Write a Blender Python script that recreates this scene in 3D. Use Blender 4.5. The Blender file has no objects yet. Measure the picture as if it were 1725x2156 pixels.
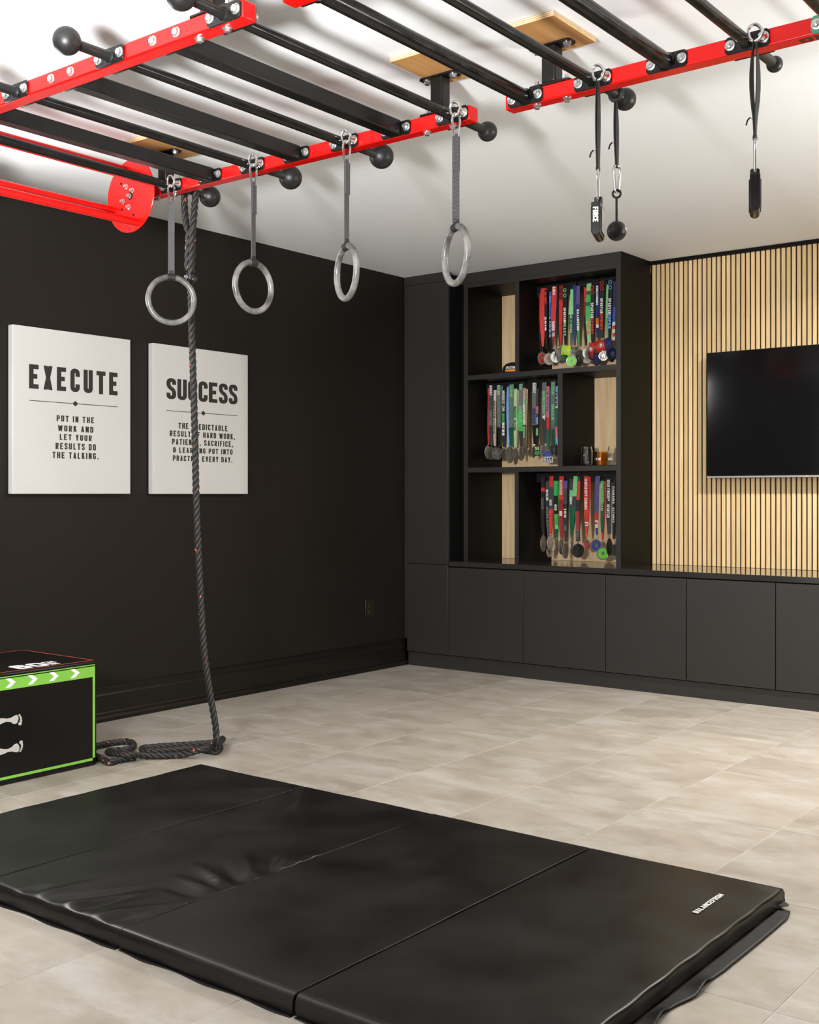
import bpy, math, random
from mathutils import Vector, Matrix
random.seed(7)
PI = math.pi

# ------------------------------------------------------------------ camera
HC = 1.15                       # camera height
F_PX, YAW, Y0, CX = 2414.8, math.radians(37.93), 1041.2, 862.5
scene = bpy.context.scene
COL = scene.collection
cam_d = bpy.data.cameras.new('camera'); cam = bpy.data.objects.new('camera', cam_d); COL.objects.link(cam)
cam.location = (0, 0, HC); cam.rotation_euler = (PI/2, 0, YAW)
cam_d.sensor_fit = 'VERTICAL'; cam_d.sensor_height = 36.0; cam_d.sensor_width = 36.0*1725/2156
cam_d.lens = F_PX/2156*36.0; cam_d.shift_y = -(1078-Y0)/2156
cam_d.clip_start = 0.02; cam_d.clip_end = 100
scene.camera = cam

# ------------------------------------------------------------------ light
world = bpy.data.worlds.new('room_daylight'); scene.world = world; world.use_nodes = True
bg = world.node_tree.nodes['Background']; bg.inputs[0].default_value = (1.0, 0.99, 0.97, 1); bg.inputs[1].default_value = 0.45
def area(name, loc, target, sx, sy, power, color, shape='RECTANGLE'):
    d = bpy.data.lights.new(name, 'AREA'); d.shape = shape; d.size = sx
    if shape in ('RECTANGLE', 'ELLIPSE'): d.size_y = sy
    d.energy = power; d.color = color
    o = bpy.data.objects.new(name, d); COL.objects.link(o); o.location = loc
    o.rotation_euler = (Vector(target)-Vector(loc)).to_track_quat('-Z', 'Y').to_euler()
    return o
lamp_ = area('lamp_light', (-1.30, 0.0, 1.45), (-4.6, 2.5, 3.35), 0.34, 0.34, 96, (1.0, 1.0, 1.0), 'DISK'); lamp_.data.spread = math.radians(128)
area('added_window_light', (-4.775, 2.46, 2.02), (-2.6, 2.3, 1.5), 0.62, 0.56, 15, (1.0, 0.99, 0.97))  # area light of the added side window, for rim highlights on the mat
vs = scene.view_settings
vs.view_transform = 'Standard'; vs.look = 'None'; vs.gamma = 1.0; vs.use_curve_mapping = False; vs.exposure = 0.97

# ------------------------------------------------------------------ measuring helpers (a photograph point onto a known plane of the room)
CY_, SY_ = math.cos(YAW), math.sin(YAW)
def ray(x, y):
    r = (x-CX)/F_PX
    return Vector((CY_*r-SY_, CY_+SY_*r, (Y0-y)/F_PX))
def onz(x, y, z): d = ray(x, y); return Vector((0, 0, HC))+d*((z-HC)/d.z)
def onx(x, y, X): d = ray(x, y); return Vector((0, 0, HC))+d*(X/d.x)
def ony(x, y, Y): d = ray(x, y); return Vector((0, 0, HC))+d*(Y/d.y)
EZ = Vector((0, 0, 1))

# ------------------------------------------------------------------ materials
MATS = {}
def pbr(name):
    m = bpy.data.materials.new(name); m.use_nodes = True
    nt = m.node_tree; b = nt.nodes['Principled BSDF']
    return m, nt, b
def lk(nt, a, b): nt.links.new(a, b)
def mat(name, color, rough=0.5, metal=0.0, var=0.0, vscale=8.0, bump=0.0, bscale=60.0, spec=0.5, stretch=(1, 1, 1), rvar=0.0, coat=0.0):
    if name in MATS: return MATS[name]
    m, nt, b = pbr(name); N = nt.nodes
    b.inputs['Base Color'].default_value = (*color, 1); b.inputs['Roughness'].default_value = rough
    b.inputs['Metallic'].default_value = metal; b.inputs['Specular IOR Level'].default_value = spec
    b.inputs['Coat Weight'].default_value = coat
    if var or bump or rvar:
        tc = N.new('ShaderNodeTexCoord'); mp = N.new('ShaderNodeMapping'); mp.inputs['Scale'].default_value = stretch
        lk(nt, tc.outputs['Object'], mp.inputs['Vector'])
    if var or rvar:
        no = N.new('ShaderNodeTexNoise'); no.inputs['Scale'].default_value = vscale; no.inputs['Detail'].default_value = 6
        lk(nt, mp.outputs[0], no.inputs['Vector'])
    if var:
        mr = N.new('ShaderNodeMapRange'); mr.inputs[1].default_value = 0.3; mr.inputs[2].default_value = 0.7
        mr.inputs[3].default_value = 1-var; mr.inputs[4].default_value = 1+var; lk(nt, no.outputs[0], mr.inputs[0])
        mx = N.new('ShaderNodeVectorMath'); mx.operation = 'SCALE'; mx.inputs[0].default_value = color
        lk(nt, mr.outputs[0], mx.inputs['Scale']); lk(nt, mx.outputs[0], b.inputs['Base Color'])
    if rvar:
        m2 = N.new('ShaderNodeMapRange'); m2.inputs[1].default_value = 0.3; m2.inputs[2].default_value = 0.7
        m2.inputs[3].default_value = max(0.03, rough-rvar); m2.inputs[4].default_value = min(1, rough+rvar)
        lk(nt, no.outputs[0], m2.inputs[0]); lk(nt, m2.outputs[0], b.inputs['Roughness'])
    if bump:
        n2 = N.new('ShaderNodeTexNoise'); n2.inputs['Scale'].default_value = bscale; n2.inputs['Detail'].default_value = 4
        lk(nt, mp.outputs[0], n2.inputs['Vector'])
        bp = N.new('ShaderNodeBump'); bp.inputs['Strength'].default_value = bump; bp.inputs['Distance'].default_value = 0.01
        lk(nt, n2.outputs[0], bp.inputs['Height']); lk(nt, bp.outputs[0], b.inputs['Normal'])
    MATS[name] = m
    return m
def fab(c):                                         # dyed satin ribbon cloth
    key = 'ribbon_%02d_%02d_%02d' % tuple(int(v*99) for v in c)
    return mat(key, c, 0.55, var=0.18, vscale=40, bump=0.05, bscale=400)
def ink(c):
    return mat('ink_%02d_%02d_%02d' % tuple(int(v*99) for v in c), c, 0.6, var=0.05, vscale=30)

def tile_mat():
    m, nt, b = pbr('porcelain_tile'); N = nt.nodes
    tc = N.new('ShaderNodeTexCoord'); oi = N.new('ShaderNodeObjectInfo')
    ml = N.new('ShaderNodeVectorMath'); ml.operation = 'SCALE'; ml.inputs[0].default_value = (37.0, 91.0, 13.0); lk(nt, oi.outputs['Random'], ml.inputs['Scale'])
    ad = N.new('ShaderNodeVectorMath'); lk(nt, tc.outputs['Object'], ad.inputs[0]); lk(nt, ml.outputs[0], ad.inputs[1])
    mp = N.new('ShaderNodeMapping'); mp.inputs['Scale'].default_value = (1.0, 1.6, 1); mp.inputs['Rotation'].default_value = (0, 0, 0.35); lk(nt, ad.outputs[0], mp.inputs[0])
    n1 = N.new('ShaderNodeTexNoise'); n1.inputs['Scale'].default_value = 3.4; n1.inputs['Detail'].default_value = 9; n1.inputs['Roughness'].default_value = 0.62; n1.inputs['Distortion'].default_value = 0.5
    lk(nt, mp.outputs[0], n1.inputs['Vector'])
    mp2 = N.new('ShaderNodeMapping'); mp2.inputs['Scale'].default_value = (1.5, 3.0, 1); mp2.inputs['Rotation'].default_value = (0, 0, 0.3); lk(nt, ad.outputs[0], mp2.inputs[0])
    n2 = N.new('ShaderNodeTexNoise'); n2.inputs['Scale'].default_value = 2.3; n2.inputs['Detail'].default_value = 10; n2.inputs['Roughness'].default_value = 0.7; n2.inputs['Distortion'].default_value = 0.3
    lk(nt, mp2.outputs[0], n2.inputs['Vector'])
    r1 = N.new('ShaderNodeValToRGB'); e = r1.color_ramp.elements
    e[0].position = 0.30; e[0].color = (0.275, 0.240, 0.195, 1); e[1].position = 0.72; e[1].color = (0.420, 0.390, 0.348, 1)
    e.new(0.5).color = (0.352, 0.310, 0.255, 1); lk(nt, n1.outputs[0], r1.inputs[0])
    r2 = N.new('ShaderNodeValToRGB'); e = r2.color_ramp.elements
    e[0].position = 0.50; e[0].color = (0, 0, 0, 1); e[1].position = 0.78; e[1].color = (.85, .85, .85, 1); lk(nt, n2.outputs[0], r2.inputs[0])
    mx = N.new('ShaderNodeMixRGB'); lk(nt, r2.outputs[0], mx.inputs[0]); lk(nt, r1.outputs[0], mx.inputs[1]); mx.inputs[2].default_value = (0.50, 0.48, 0.455, 1)
    vr = N.new('ShaderNodeMapRange'); vr.inputs[3].default_value = 0.955; vr.inputs[4].default_value = 1.045; lk(nt, oi.outputs['Random'], vr.inputs[0])
    sc = N.new('ShaderNodeVectorMath'); sc.operation = 'SCALE'; lk(nt, mx.outputs[0], sc.inputs[0]); lk(nt, vr.outputs[0], sc.inputs['Scale'])
    lk(nt, sc.outputs[0], b.inputs['Base Color']); b.inputs['Roughness'].default_value = 0.42
    bp = N.new('ShaderNodeBump'); bp.inputs['Strength'].default_value = 0.06; bp.inputs['Distance'].default_value = 0.01; lk(nt, n2.outputs[0], bp.inputs['Height']); lk(nt, bp.outputs[0], b.inputs['Normal'])
    return m
def wood_mat(name, c0, c1, axis=2, grain=1.0, rough=0.55, ring=5.0):
    m, nt, b = pbr(name); N = nt.nodes
    tc = N.new('ShaderNodeTexCoord'); oi = N.new('ShaderNodeObjectInfo')
    ml = N.new('ShaderNodeVectorMath'); ml.operation = 'SCALE'; ml.inputs[0].default_value = (17.0, 29.0, 41.0); lk(nt, oi.outputs['Random'], ml.inputs['Scale'])
    ad = N.new('ShaderNodeVectorMath'); lk(nt, tc.outputs['Object'], ad.inputs[0]); lk(nt, ml.outputs[0], ad.inputs[1])
    s = [22.0*grain]*3; s[axis] = 0.9*grain
    mp = N.new('ShaderNodeMapping'); mp.inputs['Scale'].default_value = s; lk(nt, ad.outputs[0], mp.inputs[0])
    n1 = N.new('ShaderNodeTexNoise'); n1.inputs['Scale'].default_value = ring; n1.inputs['Detail'].default_value = 6; n1.inputs['Roughness'].default_value = 0.6; n1.inputs['Distortion'].default_value = 0.6
    lk(nt, mp.outputs[0], n1.inputs['Vector'])
    r1 = N.new('ShaderNodeValToRGB'); e = r1.color_ramp.elements
    e[0].position = 0.28; e[0].color = (*c0, 1); e[1].position = 0.68; e[1].color = (*c1, 1); lk(nt, n1.outputs[0], r1.inputs[0])
    vr = N.new('ShaderNodeMapRange'); vr.inputs[3].default_value = 0.86; vr.inputs[4].default_value = 1.12; lk(nt, oi.outputs['Random'], vr.inputs[0])
    sc = N.new('ShaderNodeVectorMath'); sc.operation = 'SCALE'; lk(nt, r1.outputs[0], sc.inputs[0]); lk(nt, vr.outputs[0], sc.inputs['Scale'])
    lk(nt, sc.outputs[0], b.inputs['Base Color']); b.inputs['Roughness'].default_value = rough
    return m
def rope_mat():
    m, nt, b = pbr('black_rope_yarn'); N = nt.nodes
    tc = N.new('ShaderNodeTexCoord')
    v = N.new('ShaderNodeTexNoise'); v.inputs['Scale'].default_value = 62; v.inputs['Detail'].default_value = 0; lk(nt, tc.outputs['Object'], v.inputs['Vector'])
    r = N.new('ShaderNodeValToRGB'); e = r.color_ramp.elements
    e[0].position = 0.785; e[0].color = (0.0115, 0.0108, 0.0100, 1); e[1].position = 0.792; e[1].color = (0.50, 0.085, 0.03, 1); lk(nt, v.outputs[0], r.inputs[0])
    lk(nt, r.outputs[0], b.inputs['Base Color']); b.inputs['Roughness'].default_value = 0.55
    n2 = N.new('ShaderNodeTexNoise'); n2.inputs['Scale'].default_value = 500; lk(nt, tc.outputs['Object'], n2.inputs['Vector'])
    bp = N.new('ShaderNodeBump'); bp.inputs['Strength'].default_value = 0.4; bp.inputs['Distance'].default_value = 0.002; lk(nt, n2.outputs[0], bp.inputs['Height']); lk(nt, bp.outputs[0], b.inputs['Normal'])
    return m
def webbing_mat():
    m, nt, b = pbr('grey_webbing'); N = nt.nodes
    tc = N.new('ShaderNodeTexCoord'); w = N.new('ShaderNodeTexWave'); w.bands_direction = 'Z'; w.inputs['Scale'].default_value = 75; w.inputs['Distortion'].default_value = 0.6
    lk(nt, tc.outputs['Object'], w.inputs['Vector'])
    r = N.new('ShaderNodeValToRGB'); e = r.color_ramp.elements
    e[0].position = 0.15; e[0].color = (0.028, 0.028, 0.029, 1); e[1].position = 0.8; e[1].color = (0.105, 0.104, 0.104, 1); lk(nt, w.outputs[0], r.inputs[0])
    lk(nt, r.outputs[0], b.inputs['Base Color']); b.inputs['Roughness'].default_value = 0.6
    bp = N.new('ShaderNodeBump'); bp.inputs['Strength'].default_value = 0.5; bp.inputs['Distance'].default_value = 0.002; lk(nt, w.outputs[0], bp.inputs['Height']); lk(nt, bp.outputs[0], b.inputs['Normal'])
    return m
def ring_mat():
    m, nt, b = pbr('worn_grey_ring'); N = nt.nodes
    tc = N.new('ShaderNodeTexCoord'); n = N.new('ShaderNodeTexNoise'); n.inputs['Scale'].default_value = 16; n.inputs['Detail'].default_value = 7; n.inputs['Roughness'].default_value = 0.7
    lk(nt, tc.outputs['Object'], n.inputs['Vector'])
    r = N.new('ShaderNodeValToRGB'); e = r.color_ramp.elements
    e[0].position = 0.36; e[0].color = (0.05, 0.049, 0.048, 1); e[1].position = 0.66; e[1].color = (0.22, 0.208, 0.195, 1); lk(nt, n.outputs[0], r.inputs[0])
    lk(nt, r.outputs[0], b.inputs['Base Color']); b.inputs['Roughness'].default_value = 0.36
    return m
def glass_mat(name, color, rough=0.02):
    m, nt, b = pbr(name)
    b.inputs['Base Color'].default_value = (*color, 1); b.inputs['Roughness'].default_value = rough
    b.inputs['Transmission Weight'].default_value = 1.0; b.inputs['IOR'].default_value = 1.45
    return m

M = {}
M['tile'] = tile_mat()
M['grout'] = mat('grout', (0.52, 0.49, 0.45), 0.8, var=0.06, vscale=20)
M['wall'] = mat('black_wall_paint', (0.0068, 0.0050, 0.0034), 0.5, var=0.12, vscale=1.5, bump=0.02, bscale=220, spec=0.3)
M['base'] = mat('black_gloss_trim', (0.0055, 0.0042, 0.0030), 0.27, spec=0.35, var=0.05)
M['ceil'] = mat('white_ceiling_paint', (0.82, 0.84, 0.85), 0.85, var=0.02, vscale=1.2, bump=0.02, bscale=250)
M['cab'] = mat('charcoal_laminate', (0.0225, 0.0210, 0.0190), 0.42, var=0.06, vscale=3, bump=0.03, bscale=600)
M['cabtop'] = mat('charcoal_worktop', (0.026, 0.0245, 0.0225), 0.09, var=0.05, vscale=3)
M['cabin'] = mat('black_carcass', (0.0026, 0.0025, 0.0024), 0.5, spec=0.15, var=0.06, vscale=3)
M['felt'] = mat('black_felt', (0.008, 0.0075, 0.007), 0.9, var=0.1, vscale=50)
M['slat'] = wood_mat('oak_slat', (0.64, 0.43, 0.195), (0.83, 0.61, 0.33), 2)
M['oak'] = wood_mat('oak_panel', (0.64, 0.43, 0.22), (0.83, 0.63, 0.38), 2, 0.5)
M['plyface'] = wood_mat('plywood_face', (0.38, 0.18, 0.052), (0.54, 0.30, 0.11), 1, 0.35, 0.5, 3.0)
M['plyedge'] = wood_mat('plywood_edge', (0.60, 0.42, 0.20), (0.86, 0.72, 0.48), 0, 2.0, 0.6, 3.0)
M['red'] = mat('red_powder_coat', (0.54, 0.0030, 0.0018), 0.27, var=0.04, vscale=5, bump=0.02, bscale=300, spec=0.42)
M['black'] = mat('black_powder_coat', (0.0042, 0.0041, 0.0040), 0.34, var=0.2, vscale=9, bump=0.05, bscale=500, rvar=0.1, spec=0.38)
M['gloss'] = mat('black_gloss_tube', (0.0038, 0.0037, 0.0036), 0.24, var=0.3, vscale=14, rvar=0.08, spec=0.35)
M['matte'] = mat('black_matte_grip', (0.0082, 0.0080, 0.0078), 0.42, spec=0.4, var=0.12, vscale=12, bump=0.05, bscale=400)
M['zinc'] = mat('zinc_plate', (0.62, 0.64, 0.64), 0.26, metal=0.92, var=0.12, vscale=60, rvar=0.08)
M['steel'] = mat('polished_steel', (0.66, 0.655, 0.64), 0.18, metal=0.95, var=0.06, vscale=40)
M['green'] = mat('green_powder_coat', (0.055, 0.22, 0.135), 0.4, var=0.1, vscale=15)
M['rope'] = rope_mat()
M['web'] = webbing_mat()
M['blackweb'] = mat('black_webbing', (0.0070, 0.0068, 0.0066), 0.6, var=0.2, vscale=200, bump=0.25, bscale=700)
M['ring'] = ring_mat()
M['vinyl'] = mat('black_vinyl', (0.0072, 0.0064, 0.0057), 0.35, var=0.4, vscale=4, rvar=0.07, spec=0.34)
M['vinylflap'] = mat('black_flap_cloth', (0.0050, 0.0045, 0.0040), 0.5, spec=0.3, var=0.2, vscale=12, bump=0.1, bscale=120)
M['boxvinyl'] = mat('black_box_vinyl', (0.0030, 0.0025, 0.0021), 0.36, var=0.3, vscale=6, spec=0.25)
M['canvas'] = mat('white_canvas', (0.47, 0.458, 0.436), 0.85, var=0.02, vscale=3, bump=0.06, bscale=900)
M['ink'] = mat('black_print', (0.014, 0.011, 0.009), 0.7, var=0.05)
M['white'] = mat('white_print', (0.80, 0.80, 0.78), 0.6, var=0.03)
M['greenprint'] = mat('green_print', (0.17, 0.42, 0.05), 0.45, var=0.06, vscale=10)
M['redprint'] = mat('red_stitching', (0.62, 0.085, 0.045), 0.5, var=0.1, vscale=30)
M['screen'] = mat('tv_screen', (0.0045, 0.0043, 0.0048), 0.09, var=0.02, spec=0.22)
M['bezel'] = mat('tv_bezel', (0.010, 0.010, 0.011), 0.3, var=0.05)
M['silverbar'] = mat('brushed_aluminium', (0.62, 0.60, 0.58), 0.3, metal=0.9, var=0.1, vscale=30, stretch=(1, 1, 30))
M['hanger'] = mat('black_plastic', (0.0085, 0.0085, 0.009), 0.4, var=0.1, vscale=20)
M['outlet'] = mat('brown_plastic', (0.0125, 0.0080, 0.0025), 0.4, var=0.05)
M['silver'] = mat('silver_medal', (0.60, 0.585, 0.55), 0.3, metal=0.75, var=0.25, vscale=60, bump=0.25, bscale=110)
M['pewter'] = mat('pewter_medal', (0.27, 0.255, 0.235), 0.38, metal=0.7, var=0.25, vscale=70, bump=0.25, bscale=110)
M['tanmedal'] = mat('tan_medal', (0.55, 0.50, 0.42), 0.42, metal=0.35, var=0.12, vscale=60, bump=0.2, bscale=90)
M['darkmedal'] = mat('dark_medal', (0.035, 0.034, 0.033), 0.38, metal=0.3, var=0.25, vscale=70, bump=0.2, bscale=110)
M['glass'] = glass_mat('clear_glass', (0.97, 0.98, 0.98))
M['amber'] = glass_mat('amber_glass', (0.97, 0.56, 0.12))
M['cap'] = mat('black_cap_cloth', (0.006, 0.0058, 0.0055), 0.8, var=0.15, vscale=60, bump=0.15, bscale=400)

# ------------------------------------------------------------------ mesh helpers
class MB:
    def __init__(s): s.v = []; s.f = []; s.m = []; s.cur = 0
    def add(s, vs, fs):
        o = len(s.v); s.v += [tuple(p) for p in vs]
        for f in fs: s.f.append(tuple(i+o for i in f)); s.m.append(s.cur)
        return s
    def box(s, x0, x1, y0, y1, z0, z1):
        return s.add([(x0, y0, z0), (x1, y0, z0), (x1, y1, z0), (x0, y1, z0), (x0, y0, z1), (x1, y0, z1), (x1, y1, z1), (x0, y1, z1)],
                     [(0, 3, 2, 1), (4, 5, 6, 7), (0, 1, 5, 4), (1, 2, 6, 5), (2, 3, 7, 6), (3, 0, 4, 7)])
    def prism(s, poly, o, u, v, n, d0, d1):          # polygon in (u,v) from o, from d0 to d1 along n
        o, u, v, n = Vector(o), Vector(u), Vector(v), Vector(n); k = len(poly)
        a = [o+u*p[0]+v*p[1]+n*d0 for p in poly]; b = [o+u*p[0]+v*p[1]+n*d1 for p in poly]
        fs = [tuple(range(k))[::-1], tuple(range(k, 2*k))] + [(i, (i+1) % k, k+(i+1) % k, k+i) for i in range(k)]
        return s.add(a+b, fs)
    def tube(s, path, r, n=10, closed=False, caps=True, flat=1.0, up=None):
        path = [Vector(p) for p in path]; K = len(path); vs = []; fs = []
        rr = r if isinstance(r, (list, tuple)) else [r]*K
        prev = None
        for i, p in enumerate(path):
            a = path[i-1] if (i > 0 or closed) else p; b = path[(i+1) % K] if (i < K-1 or closed) else p
            t = (b-a).normalized()
            if prev is None:
                ref = Vector(up) if up else (Vector((0, 0, 1)) if abs(t.z) < 0.9 else Vector((1, 0, 0)))
                x = ref-t*ref.dot(t); x.normalize()
            else:
                x = prev-t*prev.dot(t)
                if x.length < 1e-6: x = t.orthogonal()
                x.normalize()
            prev = x; y = t.cross(x)
            for k in range(n):
                an = 2*PI*k/n; vs.append(p+x*(math.cos(an)*rr[i])+y*(math.sin(an)*rr[i]*flat))
        for i in range(K if closed else K-1):
            j = (i+1) % K
            for k in range(n): fs.append((i*n+k, i*n+(k+1) % n, j*n+(k+1) % n, j*n+k))
        if caps and not closed:
            fs.append(tuple(range(n))[::-1]); fs.append(tuple(range((K-1)*n, K*n)))
        return s.add(vs, fs)
    def cyl(s, p0, p1, r, n=16, r1=None): return s.tube([p0, p1], [r, r if r1 is None else r1], n)
    def lathe(s, o, ax, prof, n=24):                 # prof: (radius, distance along axis)
        o, ax = Vector(o), Vector(ax).normalized(); x = ax.orthogonal().normalized(); y = ax.cross(x); vs = []; fs = []; K = len(prof)
        for r, h in prof:
            for k in range(n): an = 2*PI*k/n; vs.append(o+ax*h+x*(r*math.cos(an))+y*(r*math.sin(an)))
        for i in range(K-1):
            for k in range(n): fs.append((i*n+k, i*n+(k+1) % n, (i+1)*n+(k+1) % n, (i+1)*n+k))
        fs.append(tuple(range(n))[::-1]); fs.append(tuple(range((K-1)*n, K*n)))
        return s.add(vs, fs)
    def sphere(s, c, r, n=28, m=16):
        prof = [(max(1e-4, r*math.sin(PI*i/m)), -r*math.cos(PI*i/m)) for i in range(m+1)]
        return s.lathe(c, (0, 0, 1), prof, n)
    def torus(s, c, u, v, R, r, N=48, n=12):
        c, u, v = Vector(c), Vector(u), Vector(v)
        return s.tube([c+u*(R*math.cos(2*PI*i/N))+v*(R*math.sin(2*PI*i/N)) for i in range(N)], r, n, closed=True)
def wloc(o):
    p = Vector((0, 0, 0))
    while o is not None: p += o.location; o = o.parent
    return p
def obj(name, mb, mats, parent=None, smooth=True, bevel=0.0, seg=2, angle=35, origin=None):
    me = bpy.data.meshes.new(name)
    off = wloc(parent) if parent else Vector((0, 0, 0))
    loc = Vector(origin)-off if origin is not None else Vector((0, 0, 0))
    base = off+loc
    me.from_pydata([tuple(Vector(p)-base) for p in mb.v], [], mb.f)
    if not isinstance(mats, (list, tuple)): mats = [mats]
    for m in mats: me.materials.append(m)
    if len(mats) > 1: me.polygons.foreach_set('material_index', mb.m)
    me.validate(); me.update()
    if smooth:
        me.polygons.foreach_set('use_smooth', [True]*len(me.polygons))
        me.set_sharp_from_angle(angle=math.radians(angle))
    o = bpy.data.objects.new(name, me); COL.objects.link(o); o.location = loc
    if parent: o.parent = parent
    if bevel:
        b = o.modifiers.new('bevel', 'BEVEL'); b.width = bevel; b.segments = seg; b.limit_method = 'ANGLE'; b.angle_limit = math.radians(40)
    return o
def tag(o, label, cat, group=None, kind=None):
    if label: o['label'] = label
    if cat: o['category'] = cat
    if group: o['group'] = group
    if kind: o['kind'] = kind
    return o
def thing(name, loc, label, cat, group=None):
    o = bpy.data.objects.new(name, None); COL.objects.link(o); o.location = loc; o.empty_display_size = 0.05
    return tag(o, label, cat, group)
def share(name, src, parent, loc):                   # a repeat of a mesh part
    o = bpy.data.objects.new(name, src.data); COL.objects.link(o); o.parent = parent
    o.location = Vector(loc)-wloc(parent)
    for md in src.modifiers:
        b = o.modifiers.new('bevel', 'BEVEL'); b.width = md.width; b.segments = md.segments; b.limit_method = 'ANGLE'; b.angle_limit = md.angle_limit
    return o
def catmull(pts, n=8, closed=False):
    P = [Vector(p) for p in pts]; K = len(P); out = []
    for i in range(K if closed else K-1):
        p1, p2 = P[i], P[(i+1) % K]
        p0 = P[i-1] if (i > 0 or closed) else p1*2-p2
        p3 = P[(i+2) % K] if (i+2 < K or closed) else p2*2-p1
        for k in range(n):
            t = k/n; out.append(0.5*((2*p1)+(p2-p0)*t+(2*p0-5*p1+4*p2-p3)*t*t+(3*p1-p0-3*p2+p3)*t**3))
    if not closed: out.append(P[-1])
    return out

# ------------------------------------------------------------------ condensed stroke lettering
def glyph(ch, w, t):
    L, R, B, T, Mm = t/2, w-t/2, t/2, 1-t/2, 0.5
    c = w/2; hw = t*0.55
    v = lambda x: ('L', [(x, 0), (x, 1)]); hz = lambda y, a, b: ('L', [(a, y), (b, y)])
    if ch == 'A': return [('D', hw, 0, c, 1), ('D', w-hw, 0, c, 1), hz(0.27, w*.25, w*.75)]
    if ch == 'B': return [v(L), ('R', [(L, T), (R-.01, T), (R-.01, .52), (L, .52)]), ('R', [(L, .52), (R, .52), (R, B), (L, B)])]
    if ch == 'C': return [('R', [(R, .34), (R, B), (L, B), (L, T), (R, T), (R, .66)])]
    if ch == 'D': return [v(L), ('R', [(L, T), (R, T), (R, B), (L, B)])]
    if ch == 'E': return [v(L), hz(T, 0, w*.95), hz(.51, 0, w*.82), hz(B, 0, w*.95)]
    if ch == 'F': return [v(L), hz(T, 0, w*.95), hz(.5, 0, w*.82)]
    if ch == 'G': return [('R', [(R, .66), (R, T), (L, T), (L, B), (R, B), (R, .48), (c, .48)])]
    if ch == 'H': return [v(L), v(R), hz(.51, L, R)]
    if ch == 'I': return [v(w/2)]
    if ch == 'J': return [('R', [(0, B), (R, B), (R, 1)])]
    if ch == 'K': return [v(L), ('D', L+.02, .42, w-hw, 1), ('D', w-hw, 0, c-.01, .62)]
    if ch == 'L': return [v(L), hz(B, 0, w*.93)]
    if ch == 'M': return [v(L), v(R), ('D', c, .12, L+.02, 1), ('D', c, .12, R-.02, 1)]
    if ch == 'N': return [v(L), v(R), ('D', R-.01, 0, L+.01, 1)]
    if ch in 'O0': return [('C', [(R, B), (L, B), (L, T), (R, T)])]
    if ch == 'P': return [v(L), ('R', [(L, T), (R, T), (R, .44), (L, .44)])]
    if ch == 'Q': return [('C', [(R, B), (L, B), (L, T), (R, T)]), ('D', w, -.05, c, .25)]
    if ch == 'R': return [v(L), ('R', [(L, T), (R, T), (R, .49), (L, .49)]), ('D', w-hw, 0, c+.02, .49)]
    if ch == 'S': return [('R', [(L, .30), (L, B), (R, B), (R, .43), (L, .59), (L, T), (R, T), (R, .70)])]
    if ch == 'T': return [v(c), hz(T, 0, w)]
    if ch == 'U': return [('R', [(L, 1), (L, B), (R, B), (R, 1)])]
    if ch == 'V': return [('D', c, 0, hw, 1), ('D', c, 0, w-hw, 1)]
    if ch == 'W': return [('D', w*.30, 0, hw, 1), ('D', w*.30, 0, c, .9), ('D', w*.70, 0, c, .9), ('D', w*.70, 0, w-hw, 1)]
    if ch == 'X': return [('D', hw, 0, w-hw, 1), ('D', w-hw, 0, hw, 1)]
    if ch == 'Y': return [('L', [(c, 0), (c, .45)]), ('D', c, .38, hw, 1), ('D', c, .38, w-hw, 1)]
    if ch == 'Z': return [hz(T, 0, w), hz(B, 0, w), ('D', hw, .06, w-hw, .94)]
    if ch == '1': return [v(c), ('L', [(c*.4, .82), (c, .82)])]
    if ch == '2': return [('R', [(L, .70), (L, T), (R, T), (R, .55), (L, .2), (L, B)]), hz(B, 0, w)]
    if ch == '3': return [('R', [(L, .75), (L, T), (R, T), (R, .52), (c, .52)]), ('R', [(c, .52), (R, .52), (R, B), (L, B), (L, .27)])]
    if ch == '5': return [hz(T, L, w), ('L', [(L, 1), (L, .5)]), ('R', [(L, .6), (R, .6), (R, B), (L, B), (L, .26)])]
    if ch == '6': return [('C', [(R, B), (L, B), (L, .58), (R, .58)]), ('R', [(L, .4), (L, T), (R, T), (R, .74)])]
    if ch == '8': return [('C', [(R, B), (L, B), (L, .53), (R, .53)]), ('C', [(R, .53), (L, .53), (L, T), (R, T)])]
    if ch == '9': return [('C', [(R, .42), (L, .42), (L, T), (R, T)]), ('R', [(R, .6), (R, B), (L, B), (L, .26)])]
    if ch == '&': return [('C', [(R-.04, B), (L, B), (L, .52), (R-.04, .52)]), ('C', [(R-.05, .52), (L+.02, .52), (L+.02, T), (R-.05, T)]), ('L', [(R-.02, .3), (w+.03, .44)])]
    if ch == '.': return [('L', [(c, 0), (c, t*1.1)])]
    if ch == ',': return [('D', c-.04, -.12, c+.01, t*1.1)]
    if ch == '/': return [('D', hw, 0, w-hw, 1)]
    return []
def rounded(pts, closed, r):
    out = []; K = len(pts)
    for i, p in enumerate(pts):
        if not closed and i in (0, K-1): out.append(Vector(p)); continue
        a, b, c = Vector(pts[i-1]), Vector(p), Vector(pts[(i+1) % K])
        rr = min(r, (a-b).length*.5, (c-b).length*.5); d1 = (a-b).normalized(); d2 = (c-b).normalized()
        for k in range(7):
            t = k/6; q = (b+d1*rr)*(1-t)**2+b*(2*t*(1-t))+(b+d2*rr)*t**2
            if not out or (q-out[-1]).length > 1e-4: out.append(q)
    if closed and (out[0]-out[-1]).length < 1e-4: out.pop()
    return out
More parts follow.
